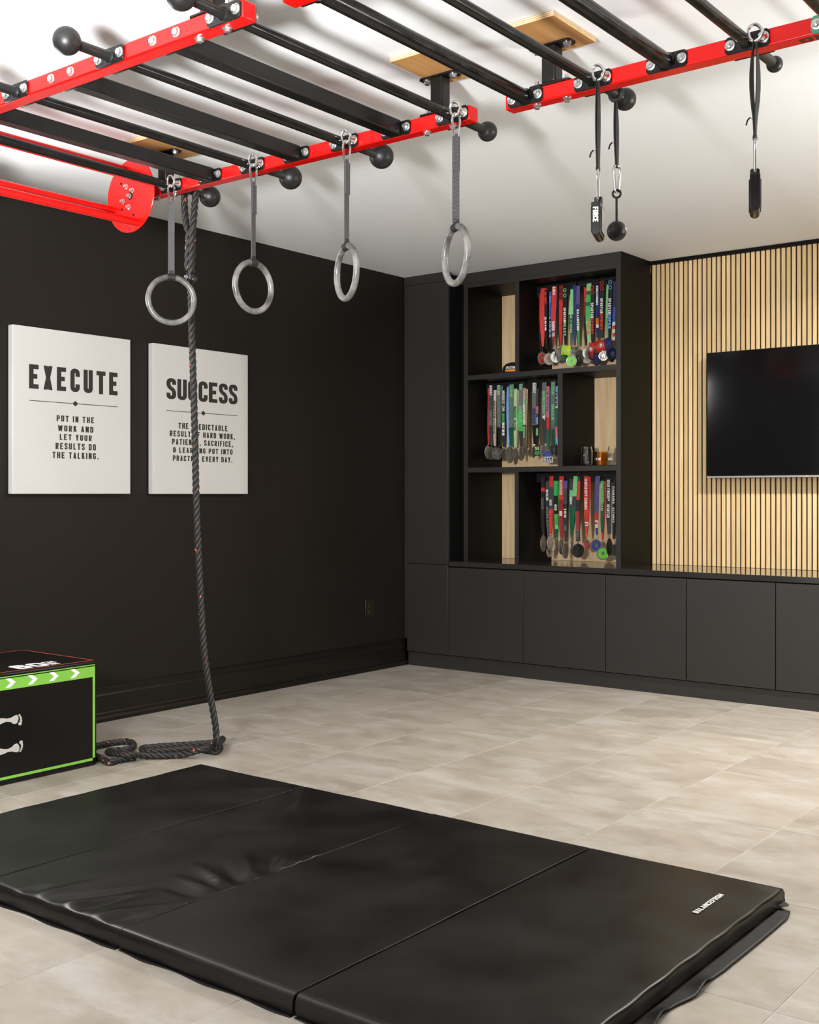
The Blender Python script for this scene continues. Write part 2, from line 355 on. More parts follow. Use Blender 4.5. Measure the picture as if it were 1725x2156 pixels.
def stroke(mb, pts, closed, t, put):
    pts = [Vector((p[0], p[1])) for p in pts]; K = len(pts); lo = []; ro = []
    for i, p in enumerate(pts):
        a = pts[i-1] if (i > 0 or closed) else None; b = pts[(i+1) % K] if (i < K-1 or closed) else None
        d1 = (p-a).normalized() if a is not None else None; d2 = (b-p).normalized() if b is not None else None
        d = d1 if d2 is None else d2 if d1 is None else (d1+d2)
        if d.length < 1e-6: d = d1
        d.normalize(); n = Vector((-d.y, d.x)); k = t/2
        if d1 is not None and d2 is not None: k = min(t/2/max(0.5, d.dot(d1)), t)
        lo.append(p+n*k); ro.append(p-n*k)
    vs = [put(q) for q in lo+ro]; fs = []
    for i in range(K if closed else K-1):
        j = (i+1) % K; fs.append((i, K+i, K+j, j))
    mb.add(vs, fs)
def text(mb, s, o, u, v, height, t=0.135, w=0.39, gap=0.10, width=None, align='l', lift=0.0006, n=None):
    """flat lettering from baseline start o along u (reading) and v (letter tops)"""
    o, u, v = Vector(o), Vector(u).normalized(), Vector(v).normalized(); n = u.cross(v) if n is None else n
    adv = []
    for ch in s:
        cw = {'I': t, ' ': .2, '.': t*1.2, ',': t*1.2, 'M': w*1.28, 'W': w*1.45, '&': w*1.08, '1': w*.6, 'L': w*.9, 'F': w*.92}.get(ch, w); adv.append(cw)
    tot = sum(adv)+gap*(len(s)-1); sx = 1.0
    if width: sx = width/(tot*height)
    x = {'l': 0, 'c': -tot/2, 'r': -tot}[align]; lay = 0
    for ch, cw in zip(s, adv):
        lay = 0
        for g in glyph(ch, cw, t):
            lf = lift+lay*.00012; lay += 1
            put = lambda q: o+u*((x+q.x)*height*sx)+v*(q.y*height)+n*lf
            if g[0] == 'D':
                _, x0, y0, x1, y1 = g; hw = t*(0.55 if t < .17 else .47)
                mb.add([put(Vector(p)) for p in ((x0-hw, y0), (x0+hw, y0), (x1+hw, y1), (x1-hw, y1))], [(0, 1, 2, 3)])
            else:
                pts = g[1]; cl = g[0] == 'C'
                if g[0] in 'RC': pts = rounded(pts, cl, 0.15)
                stroke(mb, pts, cl, t, put)
        x += cw+gap
    return mb

# ================================================================== THE ROOM
H = 2.62; XL = -4.81; YB = 6.67; XR_ = 2.6; YN = -1.6; YFR = 6.10
# floor: grout bed and single tiles
fl = tag(obj('floor', MB().box(XL-.02, XR_, YN, YB, -0.08, -0.0012), M['grout'], smooth=False), 'pale grout bed of the tiled gym floor', 'floor', kind='structure')
TX, TY, GP = 0.491, 0.688, 0.0015
tm = MB(); a, b, z1, z0 = TX/2-GP/2, TY/2-GP/2, 0.0, -0.006
c = 0.0012
tm.add([(-a, -b, z0), (a, -b, z0), (a, b, z0), (-a, b, z0), (-a, -b, z1-c), (a, -b, z1-c), (a, b, z1-c), (-a, b, z1-c), (-a+c, -b+c, z1), (a-c, -b+c, z1), (a-c, b-c, z1), (-a+c, b-c, z1)],
       [(0, 1, 5, 4), (1, 2, 6, 5), (2, 3, 7, 6), (3, 0, 4, 7), (4, 5, 9, 8), (5, 6, 10, 9), (6, 7, 11, 10), (7, 4, 8, 11), (8, 9, 10, 11)])
tile0 = None; nx0 = -7; gx = -1.418; gy = 5.95
for i in range(-7, 8):
    for j in range(0, 12):
        x0, x1 = gx+i*TX, gx+(i+1)*TX; y1, y0 = gy-(j-1)*TY, gy-j*TY
        if j == 0: y1 = gy+TY
        cx_, cy_ = (x0+x1)/2, (y0+y1)/2
        z = random.uniform(-0.0004, 0.0003)
        cut = x0 < XL-0.01 or y1 > 6.64 or y0 < YN or x1 > XR_
        if cut and (x1 < XL+.02): continue
        if y0 < YN or x0 > XR_ - .02: continue
        if tile0 is None and not cut:
            tile0 = obj('tile', tm, M['tile'], fl, smooth=False); tile0.location = (cx_, cy_, z); continue
        if cut:
            xa, xb = max(x0, XL)+GP/2, min(x1, XR_)-GP/2; ya, yb = max(y0, YN)+GP/2, min(y1, 6.6)-GP/2
            o = obj('tile', MB().box(xa, xb, ya, yb, -0.006, 0.0), M['tile'], fl, smooth=False, origin=((xa+xb)/2, (ya+yb)/2, 0))
        else:
            o = share('tile', tile0, fl, (cx_, cy_, z))
tag(obj('ceiling', MB().box(XL-.1, XR_, YN, YB+.1, H, H+.1), M['ceil'], smooth=False), 'white painted ceiling', 'ceiling', kind='structure')
tag(obj('wall_left', MB().box(XL-.12, XL, YN, YB+.1, -0.08, H), M['wall'], smooth=False), 'black painted side wall', 'wall', kind='structure')
tag(obj('wall_right', MB().box(XR_, XR_+.12, YN, YB+.1, -0.08, H), M['wall'], smooth=False), 'black painted wall on the television side', 'wall', kind='structure')
w1 = tag(obj('added_window_1', MB().box(XL+.0005, XL+.012, 2.13, 2.79, 1.72, 2.32), mat('added_pane', (.75, .78, .80), .1), smooth=False), 'small high window added in the black wall for rim light, beyond the picture', 'window', kind='structure')  # unseen window, added as a source for rim highlights
for y0_, y1_, z0_, z1_ in ((2.08, 2.84, 1.67, 1.72), (2.08, 2.84, 2.32, 2.37), (2.08, 2.13, 1.72, 2.32), (2.79, 2.84, 1.72, 2.32)):
    obj('added_window_frame', MB().box(XL+.0005, XL+.03, y0_, y1_, z0_, z1_), M['base'], w1, bevel=.003)
# back wall: black felt backing with single oak slats
wb = tag(obj('wall_back', MB().box(XL-.12, XR_, YB, YB+.12, -0.08, H), M['felt'], smooth=False), 'wall behind the cabinets clad in oak slats on black felt', 'wall', kind='structure')
s0 = None; SP = 0.0306; k = 0
x = -3.244
while x < XR_-.05:
    if s0 is None: s0 = obj('slat', MB().box(-.0105, .0105, -.0115, 0, .7115, 2.598), M['slat'], wb, smooth=False, bevel=.0012, seg=1); s0.location = (x+.0105, YB, 0)
    else: share('slat', s0, wb, (x+.0105, YB, 0))
    x += SP
tag(obj('trim_1', MB().box(-3.25, XR_, YB-.034, YB-.002, 2.599, H-.001), M['cabin'], bevel=.002), 'black strip along the top of the oak slats', 'trim', kind='structure')
# baseboard profile swept along the left wall
prof = [(0, 0), (.033, 0), (.033, .018), (.029, .030), (.0215, .036), (.0215, .042), (.019, .047), (.019, .132), (.015, .140), (.011, .144), (.011, .168), (.006, .175), (0, .177)]
tag(obj('baseboard_left', MB().prism(prof, (XL, 0, 0), (1, 0, 0), (0, 0, 1), (0, 1, 0), YN+2.9, YFR+.012), M['base'], smooth=False, bevel=.0012, seg=2), 'tall stepped black baseboard along the black wall', 'baseboard', kind='structure')
ot = thing('wall_outlet', (XL, 5.745, .407), 'dark brown outlet cover plate low on the black wall near the corner', 'outlet')
obj('cover_plate', MB().box(XL+.0005, XL+.006, 5.70, 5.79, .352, .462), M['outlet'], ot, bevel=.003)
for zc in (.385, .430): obj('socket', MB().box(XL+.0058, XL+.0085, 5.727, 5.763, zc-.015, zc+.015), M['outlet'], ot, bevel=.003)

# unseen downlights added as fill light over the television side of the room
def downlight(x, y, power, label):
    t = thing('fill_downlight', (x, y, H), label, 'added ceiling light', 'added fill downlights')
    m = MB(); m.lathe((x, y, H-.0005), (0, 0, -1), [(.085, 0), (.085, .004), (.066, .006), (.064, .002)], 32); obj('trim_ring', m, M['ceil'], t)
    em, nt, b = pbr('glowing_fill_lens'); b.inputs['Emission Color'].default_value = (1, .95, .88, 1); b.inputs['Emission Strength'].default_value = 8  # glowing lens of the added fill downlight
    m = MB(); m.lathe((x, y, H-.0065), (0, 0, -1), [(.062, 0), (.062, .001)], 28); obj('lens', m, em, t)
    o = area('fill_downlight_bulb', (x, y, H-.012), (x, y, 0), .12, .12, power, (1.0, .965, .92), 'DISK'); o.data.spread = math.radians(160)
for q, (x_, y_) in enumerate(((-1.40, 5.30), (.25, 5.30))):
    downlight(x_, y_, (41, 19)[q], ['added fill downlight nearest the television, beyond the picture', 'added fill downlight in the far right corner, beyond the picture', 'added fill downlight above the near end of the mat, beyond the picture', 'added fill downlight right of the photographer, beyond the picture'][q])

# unseen torchiere added as fill on the television side, throwing its light at the ceiling
fl_ = thing('fill_floor_lamp', (.35, 4.3, 0), 'black torchiere floor lamp added for fill on the television side, beyond the picture', 'floor lamp')
obj('base', MB().lathe((.35, 4.3, 0.0005), (0, 0, 1), [(.15, 0), (.15, .015), (.03, .03)], 32), M['black'], fl_)
obj('pole', MB().cyl((.35, 4.3, .028), (.35, 4.3, 1.62), .012, 14), M['black'], fl_)
m = MB(); m.lathe((.35, 4.3, 1.62), (0, 0, 1), [(.02, 0), (.10, .03), (.18, .10), (.175, .10), (.095, .04), (.001, .02)], 32); obj('shade', m, M['black'], fl_)
area('torchiere_fill_bulb', (.35, 4.3, 1.73), (.35-.6, 4.3, 2.7), .30, .30, 34, (1.0, .98, .95), 'DISK')  # added uplight, evens out the ceiling towards the back

# ================================================================== BUILT-IN CABINETS
XS = [-4.776, -4.435, -3.855, -3.276, -2.763, -2.248, -1.733, -1.218, -.703, -.188]
ZD0, ZD1, ZW0, ZW1 = .094, .672, .679, .711
tag(obj('plinth', MB().box(XL+.036, XR_-.1, YFR+.012, YFR+.05, 0.0005, ZD0-.004), M['cab'], bevel=.001), 'long charcoal plinth board under the row of low cabinets', 'plinth')
for i in range(9):
    x0, x1 = XS[i], XS[i+1]
    if i == 0: continue
    names = ['', 'low charcoal cabinet beside the tall panel, under the left shelf column', 'low charcoal cabinet under the right part of the medal shelves',
             'low charcoal cabinet under the dark side of the medal shelves and first slats', 'low charcoal cabinet under the left edge of the television',
             'low charcoal cabinet at the right edge of the picture'] + ['low charcoal cabinet next past the one cut by the right picture edge', 'low charcoal cabinet second past the one cut by the right picture edge', 'low charcoal cabinet third past the one cut by the right picture edge']
    t = thing('low_cabinet', ((x0+x1)/2, YFR, ZD0), names[i], 'cabinet', 'row of low charcoal cabinets')
    obj('carcass', MB().box(x0+.001, x1-.001, YFR+.022, YB-.004, ZD0, ZW0-.004), M['cabin'], t, smooth=False)
    obj('door', MB().box(x0+.0025, x1-.0025, YFR, YFR+.02, ZD0+.001, ZD1), M['cab'], t, bevel=.0012)
tag(obj('worktop', MB().box(-4.428, XR_-.1, YFR-.001, YB-.003, ZW0, ZW1), M['cabtop'], bevel=.0012), 'long satin charcoal worktop over the low cabinets', 'worktop')
tc = thing('tall_cabinet', (-4.61, YFR, 0), 'tall charcoal corner cabinet panel between black wall and medal shelves', 'cabinet')
obj('carcass', MB().box(-4.774, -4.4405, YFR+.022, YB-.004, ZD0, 2.60), M['cab'], tc, smooth=False)
obj('door', MB().box(-4.774, -4.4345, YFR, YFR+.02, ZW1-.022, 2.556), M['cab'], tc, bevel=.0012)
obj('lower_door', MB().box(-4.774, -4.4368, YFR, YFR+.02, ZD0+.001, ZW1-.0255), M['cab'], tc, bevel=.0012)
obj('side_panel', MB().box(-4.4403, -4.4355, YFR+.001, YB-.004, ZW1, 2.60), M['cabin'], tc, smooth=False)
obj('top_filler', MB().box(XL+.003, -4.4355, YFR+.006, YFR+.03, 2.559, H-.001), M['cab'], tc, bevel=.001)
obj('side_filler', MB().box(XL+.003, -4.777, YFR+.010, YFR+.03, .18, 2.5575), M['cab'], tc, bevel=.001)
YBK = 6.245
bc = thing('bookcase', (-3.83, YBK, ZW1), 'black built-in shelf unit with oak back full of hanging medals', 'bookcase')
obj('back_panel', MB().box(-4.40, -3.26, YB-.012, YB-.003, ZW1+.001, 2.60), M['oak'], bc, smooth=False, origin=(-3.83, YB, 1.6))
def board(name, x0, x1, z0, z1, y0=YBK, y1=YB-.013):
    return obj(name, MB().box(x0, x1, y0, y1, z0, z1), [M['cab']], bc, bevel=.001, seg=1)
def panel(name, x0, x1, z0, z1):
    # charcoal front edge band on a black board
    m = MB(); m.box(x0, x1, YBK+.002, YB-.013, z0, z1); m.cur = 1; m.box(x0, x1, YBK, YBK+.002, z0, z1)
    return obj(name, m, [M['cabin'], M['cab']], bc, smooth=False)
panel('side_panel', -4.408, -4.376, ZW1, 2.547); panel('side_panel', -3.281, -3.249, ZW1, 2.547)
panel('top_board', -4.3755, -3.2815, 2.521, 2.547)
panel('shelf', -4.3755, -3.2815, 1.908, 1.939); panel('shelf', -4.3755, -3.2815, 1.296, 1.328)
panel('divider', -4.005, -3.974, 1.9395, 2.5205); panel('divider', -3.688, -3.654, 1.3285, 1.9075); panel('divider', -4.008, -3.979, ZW1, 1.2955)
obj('top_filler', MB().box(-4.4350, -3.249, YBK+.003, YBK+.025, 2.548, H-.001), M['cab'], bc, bevel=.001)
m = MB(); m.box(-3.249, -3.2465, YBK+.003, YB-.036, ZW1, H-.001); obj('end_panel', m, M['cabin'], bc, smooth=False)
m = MB(); m.box(-4.4350, -4.409, YBK+.012, YBK+.03, ZW1, 2.547); obj('side_filler', m, M['cabin'], bc, smooth=False)

# ================================================================== TELEVISION
tv = thing('television', (-2.17, 6.58, 1.25), 'large black flat television mounted on the oak slat wall', 'television')
TX0, TX1, TZ0, TZ1 = -2.843, -1.497, 1.262, 2.006
obj('casing', MB().box(TX0, TX1, 6.575, 6.612, TZ0, TZ1), M['bezel'], tv, bevel=.004)
obj('screen', MB().box(TX0+.004, TX1-.004, 6.572, 6.576, TZ0+.004, TZ1-.004), M['screen'], tv, bevel=.001)
obj('chin_strip', MB().box(TX0, TX1, 6.569, 6.608, TZ0-.013, TZ0-.001), M['silverbar'], tv, bevel=.002)
lm, nt, bb = pbr('red_standby_light'); bb.inputs['Base Color'].default_value = (.6, .02, .02, 1); bb.inputs['Emission Color'].default_value = (1, .08, .05, 1); bb.inputs['Emission Strength'].default_value = 6
lp = ony(1699, 1003.5, 6.568)
tag(obj('standby_light', MB().sphere((lp.x, 6.568, TZ0-.007), .0028, 10, 6), lm, tv), 'tiny red standby light', None)
obj('wall_bracket', MB().box(-2.35, -1.99, 6.611, YB-.013, 1.45, 1.8), M['bezel'], tv, smooth=False)

# ================================================================== POSTERS
def poster(label, y0, y1, build):
    t = thing('canvas_poster', (XL, (y0+y1)/2, 1.153), label, 'poster', 'motto canvases on the black wall')
    obj('canvas', MB().box(XL+.002, -4.770, y0, y1, 1.153, 1.948), M['canvas'], t, bevel=.003, seg=2)
    m = MB(); build(m); obj('lettering', m, M['ink'], t, smooth=False)
PU, PV, PN = (0, 1, 0), (0, 0, 1), Vector((1, 0, 0))
def line_on(m, s, xa, xb, ya, yb, xt, t, w, gap):
    """one printed line: photo x from xa to xb, cap top ya / base yb at photo x xt"""
    p = onx(xa, yb, -4.770); q = onx(xb, yb, -4.770)
    zt = onx(xt, ya, -4.770).z; zb = onx(xt, yb, -4.770).z
    text(m, s, (-4.770, p.y, zb), PU, PV, zt-zb, t, w, gap, width=q.y-p.y, n=PN)
def rule_on(m, xa, xb, xd, yd, hd):
    p, q, d = onx(xa, yd, -4.77), onx(xb, yd, -4.77), onx(xd, yd, -4.77); z = d.z; X = -4.7694
    m.add([(X, p.y, z-.0016), (X, q.y, z-.0016), (X, q.y, z+.0016), (X, p.y, z+.0016)], [(0, 1, 2, 3)])
    X += .0002; m.add([(X, d.y-hd, z), (X, d.y, z-hd*.82), (X, d.y+hd, z), (X, d.y, z+hd*.82)], [(0, 1, 2, 3)])
Pz = lambda x, y: (x/3.08, 660+y/3.08)
def b1(m):
    line_on(m, 'EXECUTE', 61, 248.3, Pz(0, 330)[1], Pz(0, 487)[1], Pz(215, 0)[0], .19, .42, .17)
    rule_on(m, 62, 248, 158.5, 850, .017)
    for s, xa, xb, yt, yb in (('PUT IN THE', 367, 610, 660, 700), ('WORK AND', 375, 605, 724, 763), ('LET YOUR', 387, 595, 782, 820), ('RESULTS DO', 360, 622, 838, 880), ('THE TALKING.', 340, 640, 897, 938)):
        line_on(m, s, xa/3.08, xb/3.08, Pz(0, yt)[1], Pz(0, yb)[1], (xa+15)/3.08, .185, .44, .19)
def b2(m):
    line_on(m, 'SUCCESS', 350.5, 500, Pz(0, 420)[1], Pz(0, 556)[1], Pz(1110, 0)[0], .185, .45, .06)
    rule_on(m, 350.5, 500, 428, 870, .017)
    for s, xa, xb, yt, yb in (('THE PREDICTABLE', 1157, 1475, 709, 747), ('RESULT OF HARD WORK,', 1101, 1525, 759, 796), ('PATIENCE, SACRIFICE,', 1116, 1512, 812, 849), ('& LEARNING PUT INTO', 1122, 1508, 867, 902), ('PRACTICE EVERY DAY.', 1121, 1508, 920, 956)):
        line_on(m, s, xa/3.08, xb/3.08, Pz(0, yt)[1], Pz(0, yb)[1], (xa+15)/3.08, .185, .44, .17)
poster('white canvas poster headed EXECUTE on the black wall', 3.095, 3.780, b1)
poster('white canvas poster headed SUCCESS behind the climbing rope', 3.926, 4.615, b2)

# ================================================================== CEILING RIG
ZR0, ZR1 = 2.418, 2.468; ZM = (ZR0+ZR1)/2
YN0, YN1 = 2.130, 2.180; YF0, YF1 = 3.180, 3.230
def hexbolt(mb, p, n, r=.0115, wash=.0150, head=.0085, stud=0.0):
    p, n = Vector(p), Vector(n).normalized()
    mb.lathe(p, n, [(wash, 0), (wash, .0018), (wash*.9, .0024)], 18)
    mb.lathe(p+n*.0024, n, [(r, 0), (r, head*.8), (r*.8, head)], 6)
    if stud: mb.cyl(p+n*.002, p+n*(head+stud), r*.55, 10)
def plate(mb, cx, y, sy, w=.132, h=.050, th=.006):
    """black bolt plate standing on a rail face at y, growing towards sy"""
    c = .008; a, b = w/2, h/2
    poly = [(-a+c, -b), (a-c, -b), (a, -b+c), (a, b-c), (a-c, b), (-a+c, b), (-a, b-c), (-a, -b+c)]
    mb.prism(poly, (cx, y, ZM), (1, 0, 0), (0, 0, 1), (0, sy, 0), .0004, th)
def rig(label, xl, xr, rungs, posts, pads, near_balls, far_balls):
    t = thing('monkey_bar_rig', ((xl+xr)/2, (YN0+YF1)/2, ZR0), label, 'climbing rig')
    for y0, y1 in ((YN0, YN1), (YF0, YF1)):
        obj('rail', MB().box(xl, xr, y0, y1, ZR0, ZR1), M['red'], t, bevel=.005, seg=3)
    for cx, kind, eye in rungs:
        ya, yb = YN1+.0065, YF0-.0065
        bm = M['green'] if kind == 'G' else M['black']
        if kind == 'w':
            obj('flat_rung', MB().box(cx-.026, cx+.026, ya, yb, ZR0+.001, ZR1+.004), M['black'], t, bevel=.004, seg=2)
        else:
            r = {'r': .0168, 'T': .0235, 't': .0165, 'G': .022}[kind]
            rg = obj('round_rung', MB().cyl((cx, ya, ZM), (cx, yb, ZM), r, 24), M['gloss'], t)
            for y, s in ((ya, 1), (yb, -1)): obj('weld', MB().lathe((cx, y, ZM), (0, s, 0), [(r+.005, 0), (r+.004, .003), (r, .007)], 20), M['gloss'], rg)
        for y, s in ((YN1, 1), (YF0, -1)):
            m = MB(); plate(m, cx, y, s); p = obj('bracket', m, bm, t, bevel=.0012, seg=1)
            for dx in (-.050, .050):
                if s < 0 and eye and dx > 0: continue
                m = MB(); hexbolt(m, (cx+dx, y+s*.006, ZM), (0, s, 0), stud=.010); obj('bolt', m, M['zinc'], p)
        # outer faces: grip plate or plain bolts
        for y, s, balls in ((YN0, -1, near_balls), (YF1, 1, far_balls)):
            rad = balls.get(round(cx, 3))
            if rad:
                m = MB(); plate(m, cx, y, s); p = obj('grip_plate', m, M['black'], t, bevel=.0012, seg=1)
                rr = rad[0]; L = .163 if s > 0 else .152
                prof = [(.019, .006), (.0165, .010), (.0150, .016), (.0150, L-rr*1.02), (.0170, L-rr*.94), (rr*.52, L-rr*.86)]
                prof += [(rr*math.sin(q), L-rr*math.cos(q)) for q in [0.62+(PI-.62)*i/14 for i in range(15)]]
                prof[-1] = (.0004, L+rr)
                obj('globe_grip', MB().lathe((cx, y, ZM), (0, s, 0), prof, 28), M['matte'], t)
                for dx in (-.050, .050):
                    m = MB(); hexbolt(m, (cx+dx, y+s*.006, ZM), (0, s, 0)); obj('bolt', m, M['zinc'], p)
            else:
                for dx in (-.050, .050):
                    m = MB(); hexbolt(m, (cx+dx, y, ZM), (0, s, 0)); obj('bolt', m, M['zinc'], t)
    for px_ in posts:
        for yc in ((YN0+YN1)/2, (YF0+YF1)/2):
            s = obj('ceiling_post', MB().box(px_-.026, px_+.026, yc-.025, yc+.025, ZR1+.007, H-.0245), M['black'], t, bevel=.006, seg=3)
            for zf0, zf1 in ((ZR1+.0005, ZR1+.007), (H-.0245, H-.0185)):
                cc = .01; A, B = .078, .026
                poly = [(-A+cc, -B), (A-cc, -B), (A, -B+cc), (A, B-cc), (A-cc, B), (-A+cc, B), (-A, B-cc), (-A, -B+cc)]
                obj('flange', MB().prism(poly, (px_, yc, 0), (1, 0, 0), (0, 1, 0), (0, 0, 1), zf0, zf1), M['black'], s, bevel=.001, seg=1)
            for dx in (-.056, .056):
                m = MB(); hexbolt(m, (px_+dx, yc, H-.0245), (0, 0, -1), head=.010); obj('bolt', m, M['zinc'], s)
                m = MB(); hexbolt(m, (px_+dx, yc, ZR1+.007), (0, 0, 1), stud=.012); obj('bolt', m, M['zinc'], s)
                m = MB(); hexbolt(m, (px_+dx, yc, ZR0), (0, 0, -1), r=.0105, head=.0095); obj('bolt', m, M['zinc'], s)
    for x0, x1, y0, y1 in pads:
        m = MB(); m.box(x0, x1, y0, y1, H-.0182, H-.0005)
        p = obj('plywood_pad', m, M['plyface'], t, smooth=False)
        for q in range(3):                                    # pale veneer layers showing along the cut edge
            z = H-.0165+q*.0056; e = MB(); g = .0008
            e.box(x0-g, x1+g, y0-g, y1+g, z, z+.0034); obj('veneer_layer', e, M['plyedge'], p, smooth=False)
    return t
R1 = [(-2.292, 'r', True), (-2.537, 'w', False), (-2.780, 'r', True), (-3.022, 'w', False), (-3.260, 'r', True), (-3.503, 'w', False), (-3.743, 'r', True)]
R2 = [(-1.998, 'T', False), (-1.750, 't', True), (-1.5015, 'T', False), (-1.253, 't', True), (-1.005, 'G', False), (-.757, 't', False), (-.509, 'T', False)]
rig1 = rig('red monkey bar rig with flat and round rungs, gym rings hanging from it', -4.02, -2.220, R1, [-2.363, -3.808], [(-2.42, -2.262, 3.0, 3.275), (-3.90, -3.70, 3.03, 3.31), (-2.42, -2.17, 1.95, 2.23), (-3.90, -3.70, 1.95, 2.23)],
           {-2.292: (.040,), -2.78: (.040,), -3.26: (.040,)}, {-2.292: (.0350,), -2.78: (.047,), -3.26: (.0475,), -3.743: (.046,)})
rig2 = rig('red monkey bar rig with round black rungs and hanging pinch grips, nearer the television', -2.078, -.35, R2, [-1.914, -.60], [(-1.975, -1.793, 3.012, 3.272), (-2.035, -1.793, 1.95, 2.23), (-.72, -.48, 3.005, 3.275)],
           {}, {-1.75: (.0365,), -1.253: (.0245,)})
m = MB(); p = onz(1676, 84, ZR0)
text(m, 'RIG', (p.x+.105, 3.190, ZR0), (-1, 0, 0), (0, 1, 0), .030, .20, .62, .12, width=.100, n=Vector((0, 0, -1)))
tag(obj('rail_lettering', m, mat('dark_rail_print', (.045, .006, .003), .5), rig2, smooth=False), 'dark RIG lettering under the rail', None)

# rolling drum hung between the rails at the far left
dr = thing('rolling_drum', (-3.905, 2.66, 2.26), 'red rolling drum of four bars between round plates beside the leftmost ring', 'obstacle')
DC = Vector((-3.912, 0, 2.412)); RD = .154
for y0, y1 in ((3.098, 3.104), (2.256, 2.262)):
    pts = [(RD*math.cos(2*PI*i/56), RD*math.sin(2*PI*i/56)) for i in range(56)]
    d = obj('end_plate', MB().prism(pts, DC, (1, 0, 0), (0, 0, 1), (0, 1, 0), y0, y1), M['red'], dr, bevel=.0012, seg=1)
    yo = y0 if y0 > 3 else y1; s = -1 if y0 > 3 else 1
    m = MB(); m.lathe(DC+Vector((0, yo, 0)), (0, s, 0), [(.016, 0), (.016, .0012)], 24); obj('axle_hole', m, M['cabin'], d)
    for ax, az in ((0, 0), (-.021, .043), (.019, .021), (-.044, -.017), (-.005, -.046)):
        m = MB(); hexbolt(m, DC+Vector((ax, yo+s*.0012, az)), (0, s, 0), r=.0085, wash=.0105, stud=.007); obj('bolt', m, M['zinc'], d)
    for ax, az in ((.052, .055), (-.055, -.050), (.022, -.083), (-.060, .062)):
        m = MB(); m.lathe(DC+Vector((ax, yo, az)), (0, s, 0), [(.006, 0), (.006, .0006)], 14); obj('bolt_hole', m, M['cabin'], d)
for an in (20, 110, 200, 290):
    q = DC+Vector((.127*math.cos(math.radians(an)), 0, .127*math.sin(math.radians(an))))
    u = Vector((math.cos(math.radians(an)), 0, math.sin(math.radians(an)))); v = Vector((-u.z, 0, u.x))
    obj('bar', MB().cyl(q+Vector((0, 2.2625, 0)), q+Vector((0, 3.0975, 0)), .0170, 20), M['red'], dr)
for y0, y1 in ((3.1045, 3.1790), (2.1870, 2.2555)):
    obj('axle_block', MB().box(DC.x-.035, DC.x+.035, y0, y1, 2.395, 2.440), M['black'], dr, bevel=.003)

# ================================================================== HANGING GYM RINGS
RGT = Vector((CY_, SY_, 0)); FWD = Vector((-SY_, CY_, 0))
def view_axes(p):                                        # sideways and away, as seen from where the photographer stood
    w = Vector((p[0], p[1], 0)).normalized(); return Vector((w.y, -w.x, 0)), w
def carabiner(mb, c, u, h, w, r=.0043):
    """pear shaped snap link, top at c.z+h/2, flat in the plane of u and z"""
    pts = []
    for x, z in ((0, .5), (.28, .47), (.46, .36), (.50, .22), (.40, -.05), (.27, -.32), (.22, -.43), (.12, -.49), (0, -.5), (-.12, -.49), (-.22, -.43), (-.27, -.32), (-.40, -.05), (-.50, .22), (-.46, .36), (-.28, .47)):
        pts.append(Vector(c)+u*(x*w)+EZ*(z*h))
    mb.tube(catmull(pts, 3, True), r, 8, closed=True)
def eye_hanger(parent, bx, rt=.0050):
    """swivel eye on the right bolt of a rung bracket"""
    m = MB(); y = YF0-.006
    m.lathe((bx, y, ZM), (0, -1, 0), [(.0165, 0), (.0165, .003), (.0125, .005), (.0105, .018), (.0075, .024)], 14)
    obj('eye_boss', m, M['steel'], parent)
    c = Vector((bx-.014, y-.030, ZM+.006)); u = (RGT*.8-FWD*.6).normalized()
    pts = [c+u*(a*.86)+EZ*(b*.86) for a, b in ((.022, -.013), (.024, .004), (.006, .026), (-.014, .026), (-.022, .012), (-.020, -.010), (-.008, -.024), (.008, -.025))]
    obj('eye_ring', MB().tube(catmull(pts, 4, True), rt, 9, closed=True), M['steel'], parent)
    return c
def strap_band(mb, pts, u, w, th):
    """webbing ribbon through pts, wide along u"""
    vs = []; fs = []; K = len(pts); ws = w if isinstance(w, (list, tuple)) else [w]*K; us = u if isinstance(u, (list, tuple)) else [u]*K
    for i, p in enumerate(pts):
        p = Vector(p); a = us[i].normalized(); n = a.cross(EZ).normalized()*(th/2); h = a*(ws[i]/2)
        vs += [p-h-n, p+h-n, p+h+n, p-h+n]
    for i in range(K-1):
        for k in range(4): fs.append((i*4+k, i*4+(k+1) % 4, i*4+4+(k+1) % 4, i*4+4+k))
    fs += [(3, 2, 1, 0), tuple(range(4*K-4, 4*K))]
    mb.add(vs, fs)
